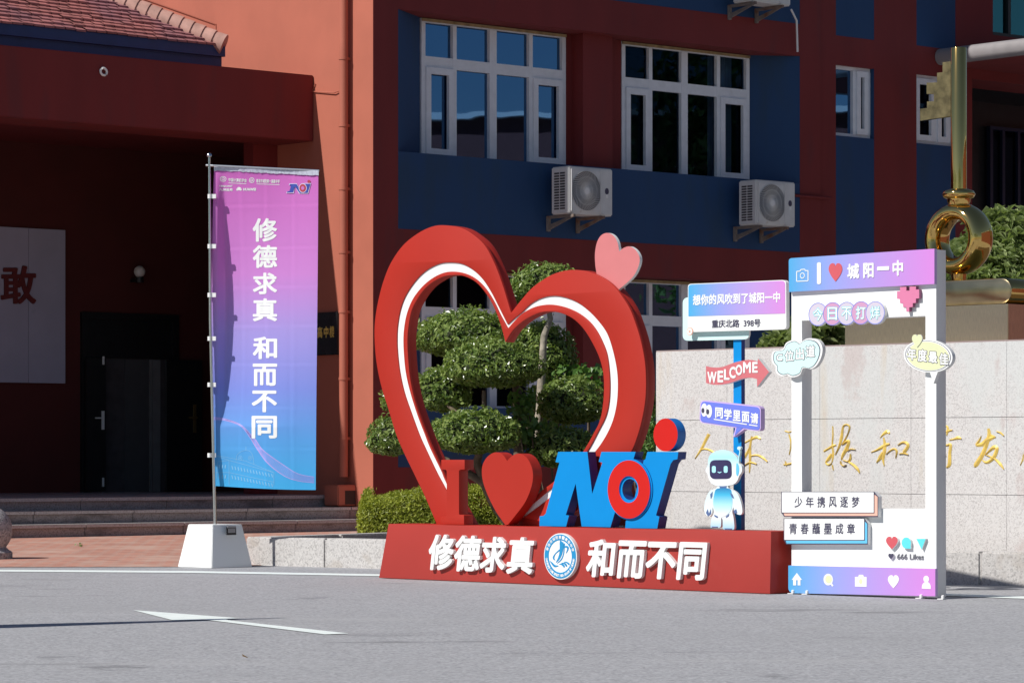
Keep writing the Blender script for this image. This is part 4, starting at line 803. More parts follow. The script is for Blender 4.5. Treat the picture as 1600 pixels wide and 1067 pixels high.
# round badges along the top of the opening
for i, (ch, c1) in enumerate(zip('今日不打烊', ((375, 668), (500, 663), (622, 660), (745, 655), (868, 655)))):
    u, v = z7([c1])[0]; yb = -.03-i*.0016; cx, cz = PFm.loc(u, v, yb); r_ = 18.3/PFm.ppm(u)
    d = board('round_badge', fw, [circle(cx, cz, r_, 40)], yb, -.001, discpink if i % 2 else discpale, whitep)
    MB().add(*solid([circle(cx, cz, r_*.985, 40), circle(cx, cz, r_*.935, 40)], yb-.0006, yb-.0001)).build('badge_rim', violet, d)
    nx = 8.0; lb = MB(); text_into(lb, PFm, ch, (u-nx, v-10.6, u+nx, v+10.6), yb-.0012, .001, bold=.05, m=0); text_into(lb, PFm, ch, (u-nx+.7, v-9.9, u+nx-.7, v+9.9), yb-.0030, .001, bold=.012, m=1); lb.build('badge_lettering', [cyan, white], d)
ph = z7([(1085, 435), (1140, 431), (1140, 465), (1168, 464), (1168, 430), (1222, 428), (1222, 455), (1250, 454), (1250, 530), (1222, 533), (1222, 570), (1195, 572), (1195, 605), (1165, 608), (1165, 643), (1140, 645), (1140, 608), (1112, 605), (1112, 575), (1085, 572), (1085, 538), (1060, 535), (1060, 470), (1085, 470)])
board('pixel_heart', fw, [px(PFm, ph, -.03)], -.034, -.001, magenta, mat('pixel_edge', (.36, .10, .20), .5))
z8 = lambda pts: zoomed(pts, 5.161, 1190, 500)
cl = [(80, 290), (95, 252), (168, 236), (200, 182), (268, 158), (310, 185, 1), (370, 148), (450, 160), (490, 220), (480, 300), (440, 370), (396, 396, 1), (335, 388), (310, 440), (250, 462), (205, 442, 1), (160, 452), (118, 425), (112, 372, 1), (85, 340)]
def shrink(pts, k): 
    cx = sum(p[0] for p in pts)/len(pts); cy = sum(p[1] for p in pts)/len(pts); return [(cx+(p[0]-cx)*k, cy+(p[1]-cy)*k, *p[2:]) for p in pts]
cb = board('cloud_badge', fw, [px(PFm, spline(z8(cl), 4), -.04)], -.04, -.001, white, whitep)
MB().add(*solid([px(PFm, spline(z8(shrink(cl, .92)), 4), -.041)], -.0415, -.0402), 0).add(*solid([px(PFm, spline(z8(shrink(cl, .89)), 4), -.042)], -.0428, -.0418), 1).build('cloud_print', [ink, mint], cb)
def outlined(parent, fr, chars, boxes, y, sl=0, shear=0):
    b_ = MB()
    for ch, (a, c_, b2, d_) in zip(chars, boxes):
        text_into(b_, fr, ch, (a-.5, c_-.5, b2+.5, d_+.5), y, .0008, bold=.06, m=0, slope=sl); text_into(b_, fr, ch, (a+.4, c_+.4, b2-.4, d_-.4), y-.0022, .0008, bold=.03, m=1, slope=sl)
    return b_.build('badge_lettering', [ink, white], parent)
bq = [(118, 275, 172, 335), (185, 245, 262, 338), (272, 228, 345, 325), (355, 205, 432, 305)]
outlined(cb, PFm, 'C位出道', [(1190+a/5.161, 500+b_/5.161, 1190+c_/5.161, 500+d/5.161) for a, b_, c_, d in bq], -.0435, -1)
el = [(1342+math.cos(q)*198*math.cos(.12)-math.sin(q)*132*math.sin(.12), 290+math.cos(q)*198*math.sin(.12)+math.sin(q)*132*math.cos(.12)) for q in np.linspace(0, 2*math.pi, 48, endpoint=False)]
sb = board('speech_badge', fw, [px(PFm, z8(el), -.04)], -.04, -.001, white, whitep, extra=[([px(PFm, z8([(1352, 405), (1386, 512), (1425, 405)]), -.0395)], -.0395, -.002)])
MB().add(*solid([px(PFm, z8(shrink(el, .93)), -.041)], -.0415, -.0402), 0).add(*solid([px(PFm, z8(shrink(el, .905)), -.042)], -.0428, -.0418), 1).add(*solid([px(PFm, z8(shrink(el, .86)), -.043)], -.0440, -.0430), 2).build('speech_print', [ink, white, paleyellow], sb)
bq = [(1172, 222, 1248, 322), (1258, 232, 1335, 335), (1345, 250, 1418, 345), (1430, 262, 1508, 362)]
outlined(sb, PFm, '年度最佳', [(1190+a/5.161, 500+b_/5.161, 1190+c_/5.161, 500+d/5.161) for a, b_, c_, d in bq], -.0450, 1)
hq = z8([(1253, 165)])[0]; board('tiny_heart', sb, [heart_at(PFm, hq[0], hq[1], 8, 9.4, -.05)], -.05, -.041, paleyellow, white)
# two lettered planks
z1 = lambda pts: zoomed(pts, 5.333, 1200, 740)
def plank(parent, x0_, y0_, x1_, y1_, ox, oy, txt, m, y):
    full = z1([(x0_, y0_), (x1_, y0_), (x1_+ox, y0_+oy*1.2), (x1_+ox, y1_+oy), (x0_+ox*.7, y1_+oy), (x0_, y1_)])
    b_ = board('slogan_plank', parent, [px(PFm, full, y)], y, -.001, ink, whitep)
    MB().add(*solid([px(PFm, z1([(x0_+14, y1_-4), (x1_-4, y1_-4), (x1_-4, y0_+20), (x1_+ox-6, y0_+oy*1.3), (x1_+ox-6, y1_+oy-9), (x0_+ox*.7+4, y1_+oy-9)]), y-.001)], y-.0015, y-.0002), 0).add(*solid([px(PFm, z1([(x0_-1, y0_), (x1_+2, y0_), (x1_+2, y1_+3), (x0_-1, y1_+3)]), y-.002)], y-.0028, y-.0016), 1).add(*solid([px(PFm, z1([(x0_+5, y0_+5), (x1_-4, y0_+5), (x1_-4, y1_-3), (x0_+5, y1_-3)]), y-.003)], y-.0042, y-.003), 2).build('plank_print', [m, ink, white], b_)
    lt = MB(); w_ = (x1_-x0_)*(.74 if ox > 30 else .86); st = x0_+(x1_-x0_)*(.14 if ox > 30 else .065); n_ = len(txt); cw = w_/n_
    for i, ch in enumerate(txt):
        a = st+cw*i; text_into(lt, PFm, ch, (1200+a/5.333, 740+(y0_+42)/5.333, 1200+(a+cw*.68)/5.333, 740+(y0_+132)/5.333), y-.0055, .001, bold=.018, slope=0)
    lt.build('plank_lettering', ink, b_); return b_
plank(fw, 112, 148, 885, 325, 34, 34, '少年携风逐梦', peach, -.045)
plank(fw, 132, 370, 805, 552, 28, 36, '青春蘸墨成章', skyblue, -.040)
# raised reaction symbols
hq = z1([(1032, 572)])[0]; board('like_heart', fw, [heart_at(PFm, hq[0], hq[1], 9.2, 9.4, -.025)], -.025, -.001, redprint, whitep)
cq = z1([(1152, 575)])[0]; cx, cz = PFm.loc(*cq, -.025); r_ = 8.8/PFm.ppm(1415)
board('comment_bubble', fw, [circle(cx, cz, r_, 28)+[]], -.025, -.001, cyan, whitep, extra=[([[(cx, cz-r_), (cx+r_*.95, cz-r_*1.02), (cx+r_*.95, cz)]], -.0248, -.002)])
board('share_triangle', fw, [px(PFm, z1([(1236, 541), (1314, 540), (1280, 630)]), -.025)], -.025, -.001, cyan, whitep)
hq = z1([(1025, 686)])[0]; board('tally_heart', fw, [heart_at(PFm, hq[0], hq[1], 4.3, 4.3, -.018)], -.018, -.001, ink, whitep)
lettering('tally_lettering', fw, PFm, '666 Likes', (1401.5, 864.8, 1443, 873.4), -.006, .004, mat('grey_ink', (.16, .16, .19), .5), None, bold=.012, slope=.6)
fb = board('footer_board', fw, [px(PFm, rrect([(1232, 883), (1461.6, 888.2), (1461.6, 931), (1232, 926)], [0, 0, 0, 9]), -.03)], -.032, -.001, gh, lilac)
ic = MB(); Q = lambda pts, y=-.034: px(PFm, z1(pts), y)
ic.add(*solid([Q([(240, 825), (282, 882), (270, 882), (270, 928), (248, 928), (248, 885), (234, 885), (234, 928), (210, 928), (210, 882), (198, 882)])], -.0345, -.0322))
c1 = PFm.loc(*z1([(502, 880)])[0], -.034); r_ = 9/PFm.ppm(1295); ic.add(*solid([circle(c1[0], c1[1], r_, 28)], -.0345, -.0322)); ic.add(*solid([Q([(520, 915), (532, 908), (545, 932), (534, 938)])], -.0343, -.0323))
ic.add(*solid([Q([(725, 858), (752, 857), (758, 840), (792, 840), (798, 857), (822, 858), (822, 940), (725, 938)])], -.0345, -.0322))
hq = z1([(1045, 895)])[0]; ic.add(*solid([heart_at(PFm, hq[0], hq[1], 8.6, 9.6, -.034)], -.0345, -.0322))
c2 = PFm.loc(*z1([(1318, 876)])[0], -.034); r_ = 5.2/PFm.ppm(1447); ic.add(*solid([circle(c2[0], c2[1], r_, 20)], -.0345, -.0322)); ic.add(*solid([px(PFm, spline(z1([(1282, 955, 1), (1285, 925), (1305, 902), (1334, 902), (1354, 928), (1356, 958, 1)]), 4), -.034)], -.0344, -.0323))
ic.build('footer_symbols', white, fb)
dt = MB(); c1 = PFm.loc(*z1([(504, 878)])[0], -.036); r_ = 6.2/PFm.ppm(1295); dt.add(*solid([circle(c1[0], c1[1], r_, 24)], -.0355, -.0346)); c1 = PFm.loc(*z1([(772, 895)])[0], -.036); r_ = 3.9/PFm.ppm(1345); dt.add(*solid([circle(c1[0], c1[1], r_, 20, r_*.8)], -.0355, -.0346)); dt.build('symbol_print', paleyellow, fb)
# ------------------------------------------------------------------ feather-style flag on a white box
G = gp(331, 887.5); hyp = .49
FB = Frame((G.x-.0, G.y+.32), R(-14)); fl = FB.thing('flag_banner', 'purple to blue gradient flag with white characters on a steel pole', 'flag')
# box: truncated pyramid with one edge towards the road
bm_ = MB(); hb0, ht0 = .352, .252; zt0 = .40
ang = [R(-90+90*i+14) for i in range(4)]
Vb = [(hb0*math.cos(a), hb0*math.sin(a), 0) for a in ang]+[(ht0*math.cos(a), ht0*math.sin(a), zt0) for a in ang]
bm_.add(Vb, [(3, 2, 1, 0), (4, 5, 6, 7)]+[(i, (i+1) % 4, 4+(i+1) % 4, 4+i) for i in range(4)]); wb = bm_.build('weight_box', white, fl, bevel=.006, smooth=25)
la = MB(); am = R(-31); nx_, ny_ = math.cos(am), math.sin(am); cpx, cpy, cpz = nx_*.198, ny_*.198, zt0-.06
for (a, b_, c_, d, mm) in ((-.055, .055, -.035, .04, 0), (-.04, .04, -.015, .025, 1), (-.05, .05, .03, .046, 1)):
    V = [(cpx+nx_*(k+.03-zq*.05)+-ny_*q, cpy+ny_*(k+.03-zq*.05)+nx_*q, cpz+zq) for k in (0, .012+.006*mm) for q, zq in ((a, c_), (b_, c_), (b_, d), (a, d))]
    la.add(V, [(0, 1, 2, 3), (4, 7, 6, 5), (0, 4, 5, 1), (1, 5, 6, 2), (2, 6, 7, 3), (3, 7, 4, 0)], mm)
la.build('latch', [blackdoor, mat('latch_steel', (.3, .3, .31), .4, .3)], wb)
xp = FB.x(328.5); z_top = FB.z(327.5, 246)
po = MB().tube([(.0, 0, zt0-.02), (xp, 0, FB.z(328, 500)), (FB.x(327), 0, z_top)], [.0165, .0155, .013], 14); po = po.build('pole', chrome, fl, smooth=50)
MB().lathe([(.012, z_top), (.024, z_top+.012), (.022, z_top+.03), (.008, z_top+.04)], (FB.x(327), 0, 0), 16).build('finial', chrome, po, smooth=50)
xt0, zt1 = FB.x(333), FB.z(333, 259); xt1, zt2 = FB.x(497), FB.z(497, 266.5)
MB().tube([(FB.x(322), 0, zt1+.005), (xt0, .0, zt1), (xt1, .03, zt2)], .010, 8).build('top_rod', chrome, fl)
za_, zb_ = FB.z(333, 757), FB.z(333, 259)
Wd = xt1-xt0; Hh = zb_-za_
cre_v = [FB.x(u)-xt0 for u in (370, 409, 452)]; cre_h = [FB.z(400, v) for v in (318, 384, 445, 506, 566, 634, 698)]
def cloth_y(x, z):
    s_ = min(1, max(0, (x-xt0)/Wd)); t_ = min(1, max(0, (z-za_)/Hh))
    A_t = .125*math.sin(math.pi*min(1, max(0, (t_-.20)/.80+.02)))**.75
    rise = min(1, max(0, (s_-.015)/.07)); rise = rise*rise*(3-2*rise); fall = min(1, max(0, (s_-.15)/.85)); fall = 1-fall*fall*(3-2*fall)
    y = .03+A_t*rise*fall+.007*math.sin(s_*8+t_*2.2)+.006*math.sin(t_*6-s_*3)
    for i_, c_ in enumerate(cre_v): y += (.0022*math.exp(-((x-xt0-c_-.014*math.sin(t_*6+i_))/.014)**2)-.002*math.exp(-((x-xt0-c_-.03)/.02)**2))*(.35+.65*abs(math.sin(t_*4+i_*2)))
    for i_, c_ in enumerate(cre_h): y += (.0018*math.exp(-((z-c_+.012*s_)/.012)**2)-.0012*math.exp(-((z-c_+.03)/.02)**2))*(.4+.6*abs(math.sin(s_*5+i_)))
    if t_ < .1: y += .03*(1-t_/.1)*math.exp(-(s_/.25)**2)
    return y
nx, nz = 60, 190
def cloth_pt(s_, t_):
    xl_ = FB.x(333-4*math.sin(math.pi*(1-t_))**.7); xr_ = FB.x(496.5-4.5*(1-t_)**1.0-.5); sag = -.035*math.sin(min(1, s_*1.0)*math.pi*.5)*(1-t_)**6-.055*(zt1-zt2)*0
    x = xl_+(xr_-xl_)*s_; z = za_+Hh*t_-(zt1-zt2)*s_*t_+sag-.012
    return x, z
V = []; 
for j in range(nz+1):
    for i in range(nx+1):
        x, z = cloth_pt(i/nx, j/nz); V.append((x, cloth_y(x, z), z))
clothm = gradient('printed_cloth', [(0, (.05, .44, .86)), (.14, (.10, .38, .84)), (.30, (.22, .29, .80)), (.48, (.40, .32, .78)), (.66, (.66, .25, .70)), (1, (.70, .16, .58))], 2, za_, zb_, .75)
t, N, L, b = nodes(clothm); tl = N.new('ShaderNodeBsdfTranslucent'); mx = N.new('ShaderNodeMixShader'); mx.inputs[0].default_value = .18
src = b.inputs['Base Color'].links[0].from_socket; L(src, tl.inputs[0]); L(b.outputs[0], mx.inputs[1]); L(tl.outputs[0], mx.inputs[2]); L(mx.outputs[0], N['Material Output'].inputs[0])
nw = N.new('ShaderNodeTexWave'); nw.inputs['Scale'].default_value = 60; nw.inputs['Distortion'].default_value = 1; nw.bands_direction = 'Z'
cloth = mesh('flag_cloth', V, [(j*(nx+1)+i, j*(nx+1)+i+1, (j+1)*(nx+1)+i+1, (j+1)*(nx+1)+i) for j in range(nz) for i in range(nx)], clothm, fl, smooth=180)
def on_cloth(name, m, adds, parent=cloth):
    b_ = MB(); adds(b_); return mesh(name, b_.v, b_.f, m, parent, b_.m)
def strip(b_, pts, w, n=10, m=0, lift=.0018):
    P = spline(pts, n, False) if len(pts) > 2 else [tuple(Vector(pts[0]).lerp(Vector(pts[1]), k/12)) for k in range(13)]; k_ = len(P); wi = np.interp(np.linspace(0, 1, k_), np.linspace(0, 1, len(w)), w) if isinstance(w, (list, tuple)) else [w]*k_
    Lr = ribbon(P, list(wi)); le, ri = Lr[:k_], Lr[k_:][::-1]; V = []
    for a, c_ in zip(le, ri):
        for q in (a, c_): x, z = FB.loc(q[0], q[1], .06); x, z = FB.loc(q[0], q[1], cloth_y(x, z)); V.append((x, cloth_y(x, z)-lift, z))
    b_.add(V, [(2*i, 2*i+1, 2*i+3, 2*i+2) for i in range(k_-1)], m)
# hem band at the top
hb2 = MB(); V = []; n_ = 60
for i in range(n_+1):
    for dz in (.0, -.045):
        x = xt0+(xt1-xt0)*i/n_; z = zt1+(zt2-zt1)*i/n_+dz; V.append((x, cloth_y(x, z-.02)-.011+random.uniform(-.002, .002)*(dz < 0), z+random.uniform(-.004, .004)*(dz < 0)))
mesh('hem_band', V, [(2*i, 2*i+1, 2*i+3, 2*i+2) for i in range(n_)], mat('grey_hem', (.50, .52, .62), .7, var=.25, scale=40, squash=(6, 6, .2)), cloth)
# printed main characters
for ch, (v0, v1) in zip('修德求真和而不同', ((341, 378), (383, 419), (426, 460), (466, 502), (526, 561), (568, 603), (610, 644), (649.5, 685))):
    on_cloth('printed_character', white, lambda b_: text_into(b_, FB, ch, (394.5 if v0 < 600 else 393, v0, 433, v1), 0, .0005, bold=.03, res=3, yfun=lambda x, z: cloth_y(x, z)-.0022))
def logos(b_):
    yf_ = lambda x, z: cloth_y(x, z)-.0022
    text_into(b_, FB, '中国计算机学会', (357, 278.2, 385.5, 284.2), 0, .0005, bold=.02, res=1, slope=1.5, yfun=yf_)
    text_into(b_, FB, '青岛市城阳第一高级中学', (400.5, 279.8, 437, 286), 0, .0005, bold=.02, res=1, slope=1, yfun=yf_)
    text_into(b_, FB, 'UBIQUANT', (343.5, 289.6, 363.5, 293), 0, .0005, bold=.04, res=1, yfun=yf_)
    text_into(b_, FB, '九坤投资', (343.5, 294.6, 363.5, 299), 0, .0005, bold=.03, res=1, yfun=yf_)
    text_into(b_, FB, 'HUAWEI', (380, 294, 400, 298.4), 0, .0005, bold=.05, res=1, yfun=yf_)
    strip(b_, [(357, 286.2), (385, 287.6)], .8); strip(b_, [(401, 287.8), (437, 289)], .8)
    for (cu, cv, ru, rv) in ((348.8, 280, 4.8, 3.8), (393.5, 282, 3.8, 3.8)):
        strip(b_, [(cu+ru*math.cos(a), cv+rv*math.sin(a)) for a in np.linspace(0, 6.28, 9)], .9, 4); strip(b_, [(cu+ru*.45*math.cos(a), cv+rv*.45*math.sin(a)) for a in np.linspace(0, 6.28, 7)], .9, 3)
    for a in np.linspace(R(190), R(350), 8): strip(b_, [(373.5+math.cos(a)*1.0, 298+math.sin(a)*1.0), (373.5+math.cos(a)*4.4, 298+math.sin(a)*5.4)], [.6, 1.6])
on_cloth('sponsor_print', white, logos)
def noi(b_):
    def poly(pts, m, lift):
        lp = [FB.loc(300+u/5, 230+v/5, .05) for u, v in pts]; V_, F_ = solid([lp], 0, .0004); b_.add([(x, y+cloth_y(x, z)-lift, z) for x, y, z in V_], F_, m)
    for g_, m_, l_ in ((1, 1, .0045), (0, 0, .0062)):
        e = 5 if g_ else 0
        poly([(768-e, 290-e), (820+e*.4, 290-e), (848, 336), (862, 290-e), (905+e, 288-e), (880+e, 360+e), (844-e, 360+e), (807, 308), (793+e, 356+e), (742-e, 356+e), (748-e, 346), (763, 345), (777, 301), (764-e, 300)], m_, l_)
        poly([(890-e, 290-e), (932+e, 288-e), (908+e, 360+e), (872-e, 360+e)], m_, l_+.0003)
    poly([(870+32*math.cos(a), 322+36*math.sin(a)) for a in np.linspace(0, 6.28, 28)[:-1]], 1, .0075)
    poly([(870+27*math.cos(a), 322+31*math.sin(a)) for a in np.linspace(0, 6.28, 28)[:-1]], 2, .0085); poly([(870+13*math.cos(a), 322+15*math.sin(a)) for a in np.linspace(0, 6.28, 20)[:-1]], 3, .0095)
    poly([(919+12*math.cos(a), 271+12*math.sin(a)) for a in np.linspace(0, 6.28, 20)[:-1]], 2, .006)
on_cloth('corner_emblem', [mat('flag_navy', (.03, .06, .36), .6), mat('flag_pale', (.72, .60, .80), .6), mat('flag_red', (.45, .04, .07), .6), mat('flag_pink', (.56, .17, .52), .7)], noi)
def waves(b_):
    q3 = lambda pts: [(300+u/5, 640+v/5) for u, v in pts]
    for k_ in range(9):
        f_ = k_/8
        strip(b_, q3([(165, 75-f_*18), (260, 82-f_*10), (380, 125-f_*8), (455, 215-f_*25), (500, 290-f_*50), (590-f_*30, 415-f_*95), (720, 515-f_*80), (830, 555-f_*55), (955, 570-f_*45)]), [1.3 if k_ == 0 else .7, 1.5 if k_ in (0, 8) else .8, .5], m=0 if k_ in (0, 8) else 1, lift=.0016)
on_cloth('wave_print', [mat('wave_pink', (.50, .36, .78), .7), mat('wave_violet', (.30, .34, .80), .7)], waves)
def drawing(b_):
    q3 = lambda pts: [(300+u/5, 640+v/5) for u, v in pts]
    for a in ([(150, 345), (290, 395)], [(205, 405), (290, 395)], [(290, 395), (640, 490)], [(290, 490), (640, 565)], [(170, 490), (290, 490)], [(290, 395), (290, 585)], [(640, 490), (640, 590)], [(200, 405), (190, 540)], [(160, 350), (420, 400)], [(420, 400), (640, 490)]): strip(b_, q3(a), .7)
    strip(b_, q3([(345, 400), (355, 350), (400, 320), (450, 322), (475, 360), (485, 425)]), .7, 4); strip(b_, q3([(422, 318), (422, 285)]), .7)
    for u in (378, 455): strip(b_, [(300+u/5+3*math.cos(a), 640+376/5+3.2*math.sin(a)) for a in np.linspace(0, 6.28, 9)], .6, 3); strip(b_, [(300+u/5+1*math.cos(a), 640+376/5+1*math.sin(a)) for a in np.linspace(0, 6.28, 6)], .8, 3)
    for i in range(14):
        f_ = i/13
        for base in (438, 512): u = 312+f_*310; v = base+f_*62; strip(b_, q3([(u, v), (u+8, v+28)]), 1.5)
    for u in (215, 240, 262):
        for v in (430, 510): strip(b_, q3([(u, v), (u-2, v+26)]), 1.8)
on_cloth('building_drawing', mat('drawing_pale', (.20, .50, .80), .7), drawing)
for v in (307, 385, 461, 529, 601, 711):
    x_ = FB.x(328-(v-300)*.001); z_ = FB.z(328, v); MB().lathe([(.021, -.02), (.021, .02)], (x_, 0, z_), 12).box(x_, x_+.06, -.003, .012, z_-.02, z_+.02).build('pole_clip', whitep, fl)
# ------------------------------------------------------------------ stone ball bollard
p = gp(-20, 874.5); bo = thing('stone_bollard', 'grey speckled stone ball bollard at the picture edge', 'bollard', (p.x, p.y, 0))
r_ = 39/F*p.y; zc = CZ+(HZ-828)/F*p.y
MB().lathe([(r_*math.sin(q), zc-r_*math.cos(q)) for q in np.linspace(.5, math.pi-.02, 24)], n=40).build('ball', ballstone, bo, smooth=80)
MB().lathe([(.245, 0), (.25, .01), (.25, .075), (.235, .09), (.215, .10), (.19, .125), (.19, .16)], n=36).build('base', ballstone, bo, smooth=40)
# ------------------------------------------------------------------ planting
def pad_pts(c, r, n, flat_bottom=.55, jit=.10):
    """points and normals over a clipped cushion"""
    v = rng.normal(0, 1, (n, 3)); v /= np.linalg.norm(v, axis=1)[:, None]; k = rng.random(n) < .3
    rad = 1-np.abs(rng.normal(0, jit, n)); rad[k] *= rng.random(k.sum())**.4
    lump = 1+.09*np.sin(v[:, 0]*7+c[0]*9)*np.cos(v[:, 1]*6+v[:, 2]*5+c[2]*7)
    P = v*rad[:, None]*lump[:, None]*np.array(r); low = P[:, 2] < 0; P[low, 2] *= flat_bottom
    return P+np.array(c), v/np.array(r)/np.linalg.norm(v/np.array(r), axis=1)[:, None]
twigcore = mat('twig_core', (.022, .028, .012), .95, var=.4, scale=12)
def ellipsoid(c, r, n=14, k=9):
    V = [(c[0]+r[0]*math.sin(b_)*math.cos(a), c[1]+r[1]*math.sin(b_)*math.sin(a), c[2]+r[2]*math.cos(b_)*(.5 if math.cos(b_) < 0 else 1)) for b_ in np.linspace(.05, math.pi-.05, k) for a in np.linspace(0, 2*math.pi, n, endpoint=False)]
    return V, [(i*n+j, i*n+(j+1) % n, (i+1)*n+(j+1) % n, (i+1)*n+j) for i in range(k-1) for j in range(n)]
def topiary(name, label, base, trunk, pads, m, tm, size=.052, dens=5200, group='cloud-pruned trees in the planting bed', aspect=.5):
    """trunk = list of (polyline of (u, v), radii) at depth base.y; pads = (u, v, half width px, half height px, depth offset)"""
    t = thing(name, label, 'tree', (base.x, base.y, .2), 0, group); o0 = Vector((base.x, base.y, .2)); tb = MB()
    for pts, rad in trunk:
        P = [wp(u, v, base.y+d)-o0 for u, v, d in pts]; tb.tube(P, rad, 9)
    tb.build('trunk', tm, t, smooth=60)
    Vs, Fs = [], []; off = 0; core = MB()
    for (u, v, hw, hh, d) in pads:
        Y = base.y+d; c = wp(u, v, Y)-o0; r = (hw/F*Y, hw/F*Y*.85, hh/F*Y*1.15); n_ = int(dens*(r[0]*r[1]+2*r[0]*r[2])/.5)
        P, Nn = pad_pts(tuple(c), r, n_); Vv, Ff = leaf_cloud(P, Nn, size, .58, aspect); Vs.append(Vv); Fs.append(Ff+off); off += len(Vv)
        cv, cf = ellipsoid(c, np.array(r)*[.8, .8, .74]); core.add([tuple(p) for p in cv], cf)
        k = int(30*hw/60); sp_ = np.array([c])+np.clip(rng.normal(0, 1, (k, 3)), -1.35, 1.35)*np.array(r)*.62; up = np.repeat([[0, 0, 1.]], k, 0)   # stray shoots
        sp_[:, 2] = c[2]+r[2]*(.75+.35*rng.random(k))*np.sqrt(np.clip(1-((sp_[:, 0]-c[0])/r[0])**2, .05, 1)); Vv, Ff = leaf_cloud(np.repeat(sp_, 4, 0)+rng.normal(0, .02, (k*4, 3)), np.repeat(up, 4, 0), size, .9, aspect); Vs.append(Vv); Fs.append(Ff+off); off += len(Vv)
    core.add(np.concatenate(Vs).tolist(), np.concatenate(Fs).tolist(), 1); core.build('crown', [twigcore, m], t); return t
Yb = 33.0
topiary('topiary_tree', 'low cloud-pruned tree with cushions seen through the left lobe of the heart', wp(765, 815, Yb),
        [([(800, 822, 0), (775, 790, 0), (757, 755, 0), (745, 722, 0), (757, 680, 0), (756, 610, 0)], [.07, .06, .05, .045, .035, .02]), ([(757, 755, 0), (700, 720, 0), (640, 700, -.1), (610, 690, -.2)], [.045, .035, .03, .02]), ([(757, 700, 0), (720, 650, .1), (690, 625, .2)], [.03, .025, .015])],
        [(770, 578, 82, 43, 0), (742, 684, 72, 39, -.3), (613, 690, 42, 34, -.2), (692, 618, 46, 40, .35)], leaf_dark, bark)
topiary('topiary_tree', 'tall cloud-pruned tree with a pale bent trunk behind the right half of the heart', wp(845, 815, Yb+.9),
        [([(838, 830, 0), (838, 700, 0), (843, 640, 0), (847, 575, 0), (850, 525, 0), (860, 498, 0), (850, 440, 0)], [.06, .05, .045, .042, .036, .03, .02]), ([(845, 650, 0), (870, 640, 0), (890, 630, -.2)], [.03, .025, .015])],
        [(852, 450, 58, 34, 0), (848, 560, 54, 50, .5), (892, 636, 54, 42, -.3), (812, 462, 26, 20, .2)], leaf_dark, palebark)
topiary('topiary_tree', 'dark-stemmed cloud-pruned tree with cushions behind the NOI letters', wp(812, 825, Yb+.3),
        [([(812, 826, 0), (810, 720, 0), (812, 640, 0), (806, 600, 0), (770, 540, .4)], [.06, .055, .05, .045, .02]), ([(811, 740, 0), (860, 715, 0), (900, 705, 0)], [.035, .03, .02])],
        [(730, 532, 84, 42, .8), (884, 708, 60, 36, 0), (628, 630, 34, 24, .6), (1014, 700, 26, 40, .3), (1010, 640, 20, 30, .6)], leaf_dark, bark)
def shrub(name, label, parts_, Y, m, n, size, aspect, spread, z0=.2, cat='shrub', group=None, rosette=0):
    b_ = wp(parts_[0][0], 710, Y); t = thing(name, label, cat, (b_.x, Y, z0), 0, group); o0 = np.array([b_.x, Y, z0]); Vs, Fs = [], []; off = 0; st = MB()
    for (u, v, hw, hh, d) in parts_:
        c = np.array(wp(u, v, Y+d))-o0; r = np.array((hw/F*Y, hw/F*Y*.8, hh/F*Y)); k = int(n*(hw*hh)/3000)
        if rosette:
            P, Nn = pad_pts(tuple(c), tuple(r), k, .9, .25)
            for p_, n_ in zip(P, Nn):                         # whorls of long narrow leaves
                up = np.array([n_[0]*.6, n_[1]*.6, abs(n_[2])*.5+.6]); up /= np.linalg.norm(up); a = np.cross(up, [.3, .9, .1]); a /= np.linalg.norm(a); c2 = np.cross(up, a); V = []; Ff = []
                for q in range(rosette):
                    th = 2*math.pi*q/rosette+rng.random(); d_ = a*math.cos(th)+c2*math.sin(th); ln = size*(.6+.6*rng.random()); tip = p_+d_*ln*.85+up*ln*(.5-.5*rng.random()); s_ = np.cross(d_, up)*ln*aspect*.5; md = p_+d_*ln*.45+up*ln*.42
                    k2 = len(V); V += [p_, md+s_, tip, md-s_]; Ff += [(k2, k2+1, k2+2), (k2, k2+2, k2+3)]
                Vs.append(np.array(V)); Fs.append(np.array(Ff)+off); off += len(V)
        else:
            P, Nn = pad_pts(tuple(c), tuple(r), k, 1, .2); Vv, Ff = leaf_cloud(P, Nn, size, spread, aspect); Vs.append(Vv); Fs.append(Ff+off); off += len(Vv)
        for q in range(3): e_ = c+rng.normal(0, .4, 3)*r; st.tube([(c[0]*.8+rng.normal(0, .05), c[1]*.8, 0), tuple(e_*[.9, .9, .6]), tuple(e_)], [.015, .01, .006], 5)
    foliage('leaves', t, np.concatenate(Vs), np.concatenate(Fs), m); st.build('stem', bark, t); return t
shrub('leafy_shrub', 'bright broad-leaved shrub between the tree trunks behind the heart', [(918, 592, 34, 26, .2), (816, 648, 24, 44, -.7), (838, 690, 30, 34, -.5), (875, 590, 26, 24, .3), (850, 650, 40, 60, .8)], 33.9, leaf_bright, 460, .10, .6, .9)
shrub('leafy_shrub', 'thin leafy shoots in the narrow gap between the heart and the granite wall', [(1012, 690, 18, 55, 0)], 31.0, leaf_bright, 700, .07, .4, .9)
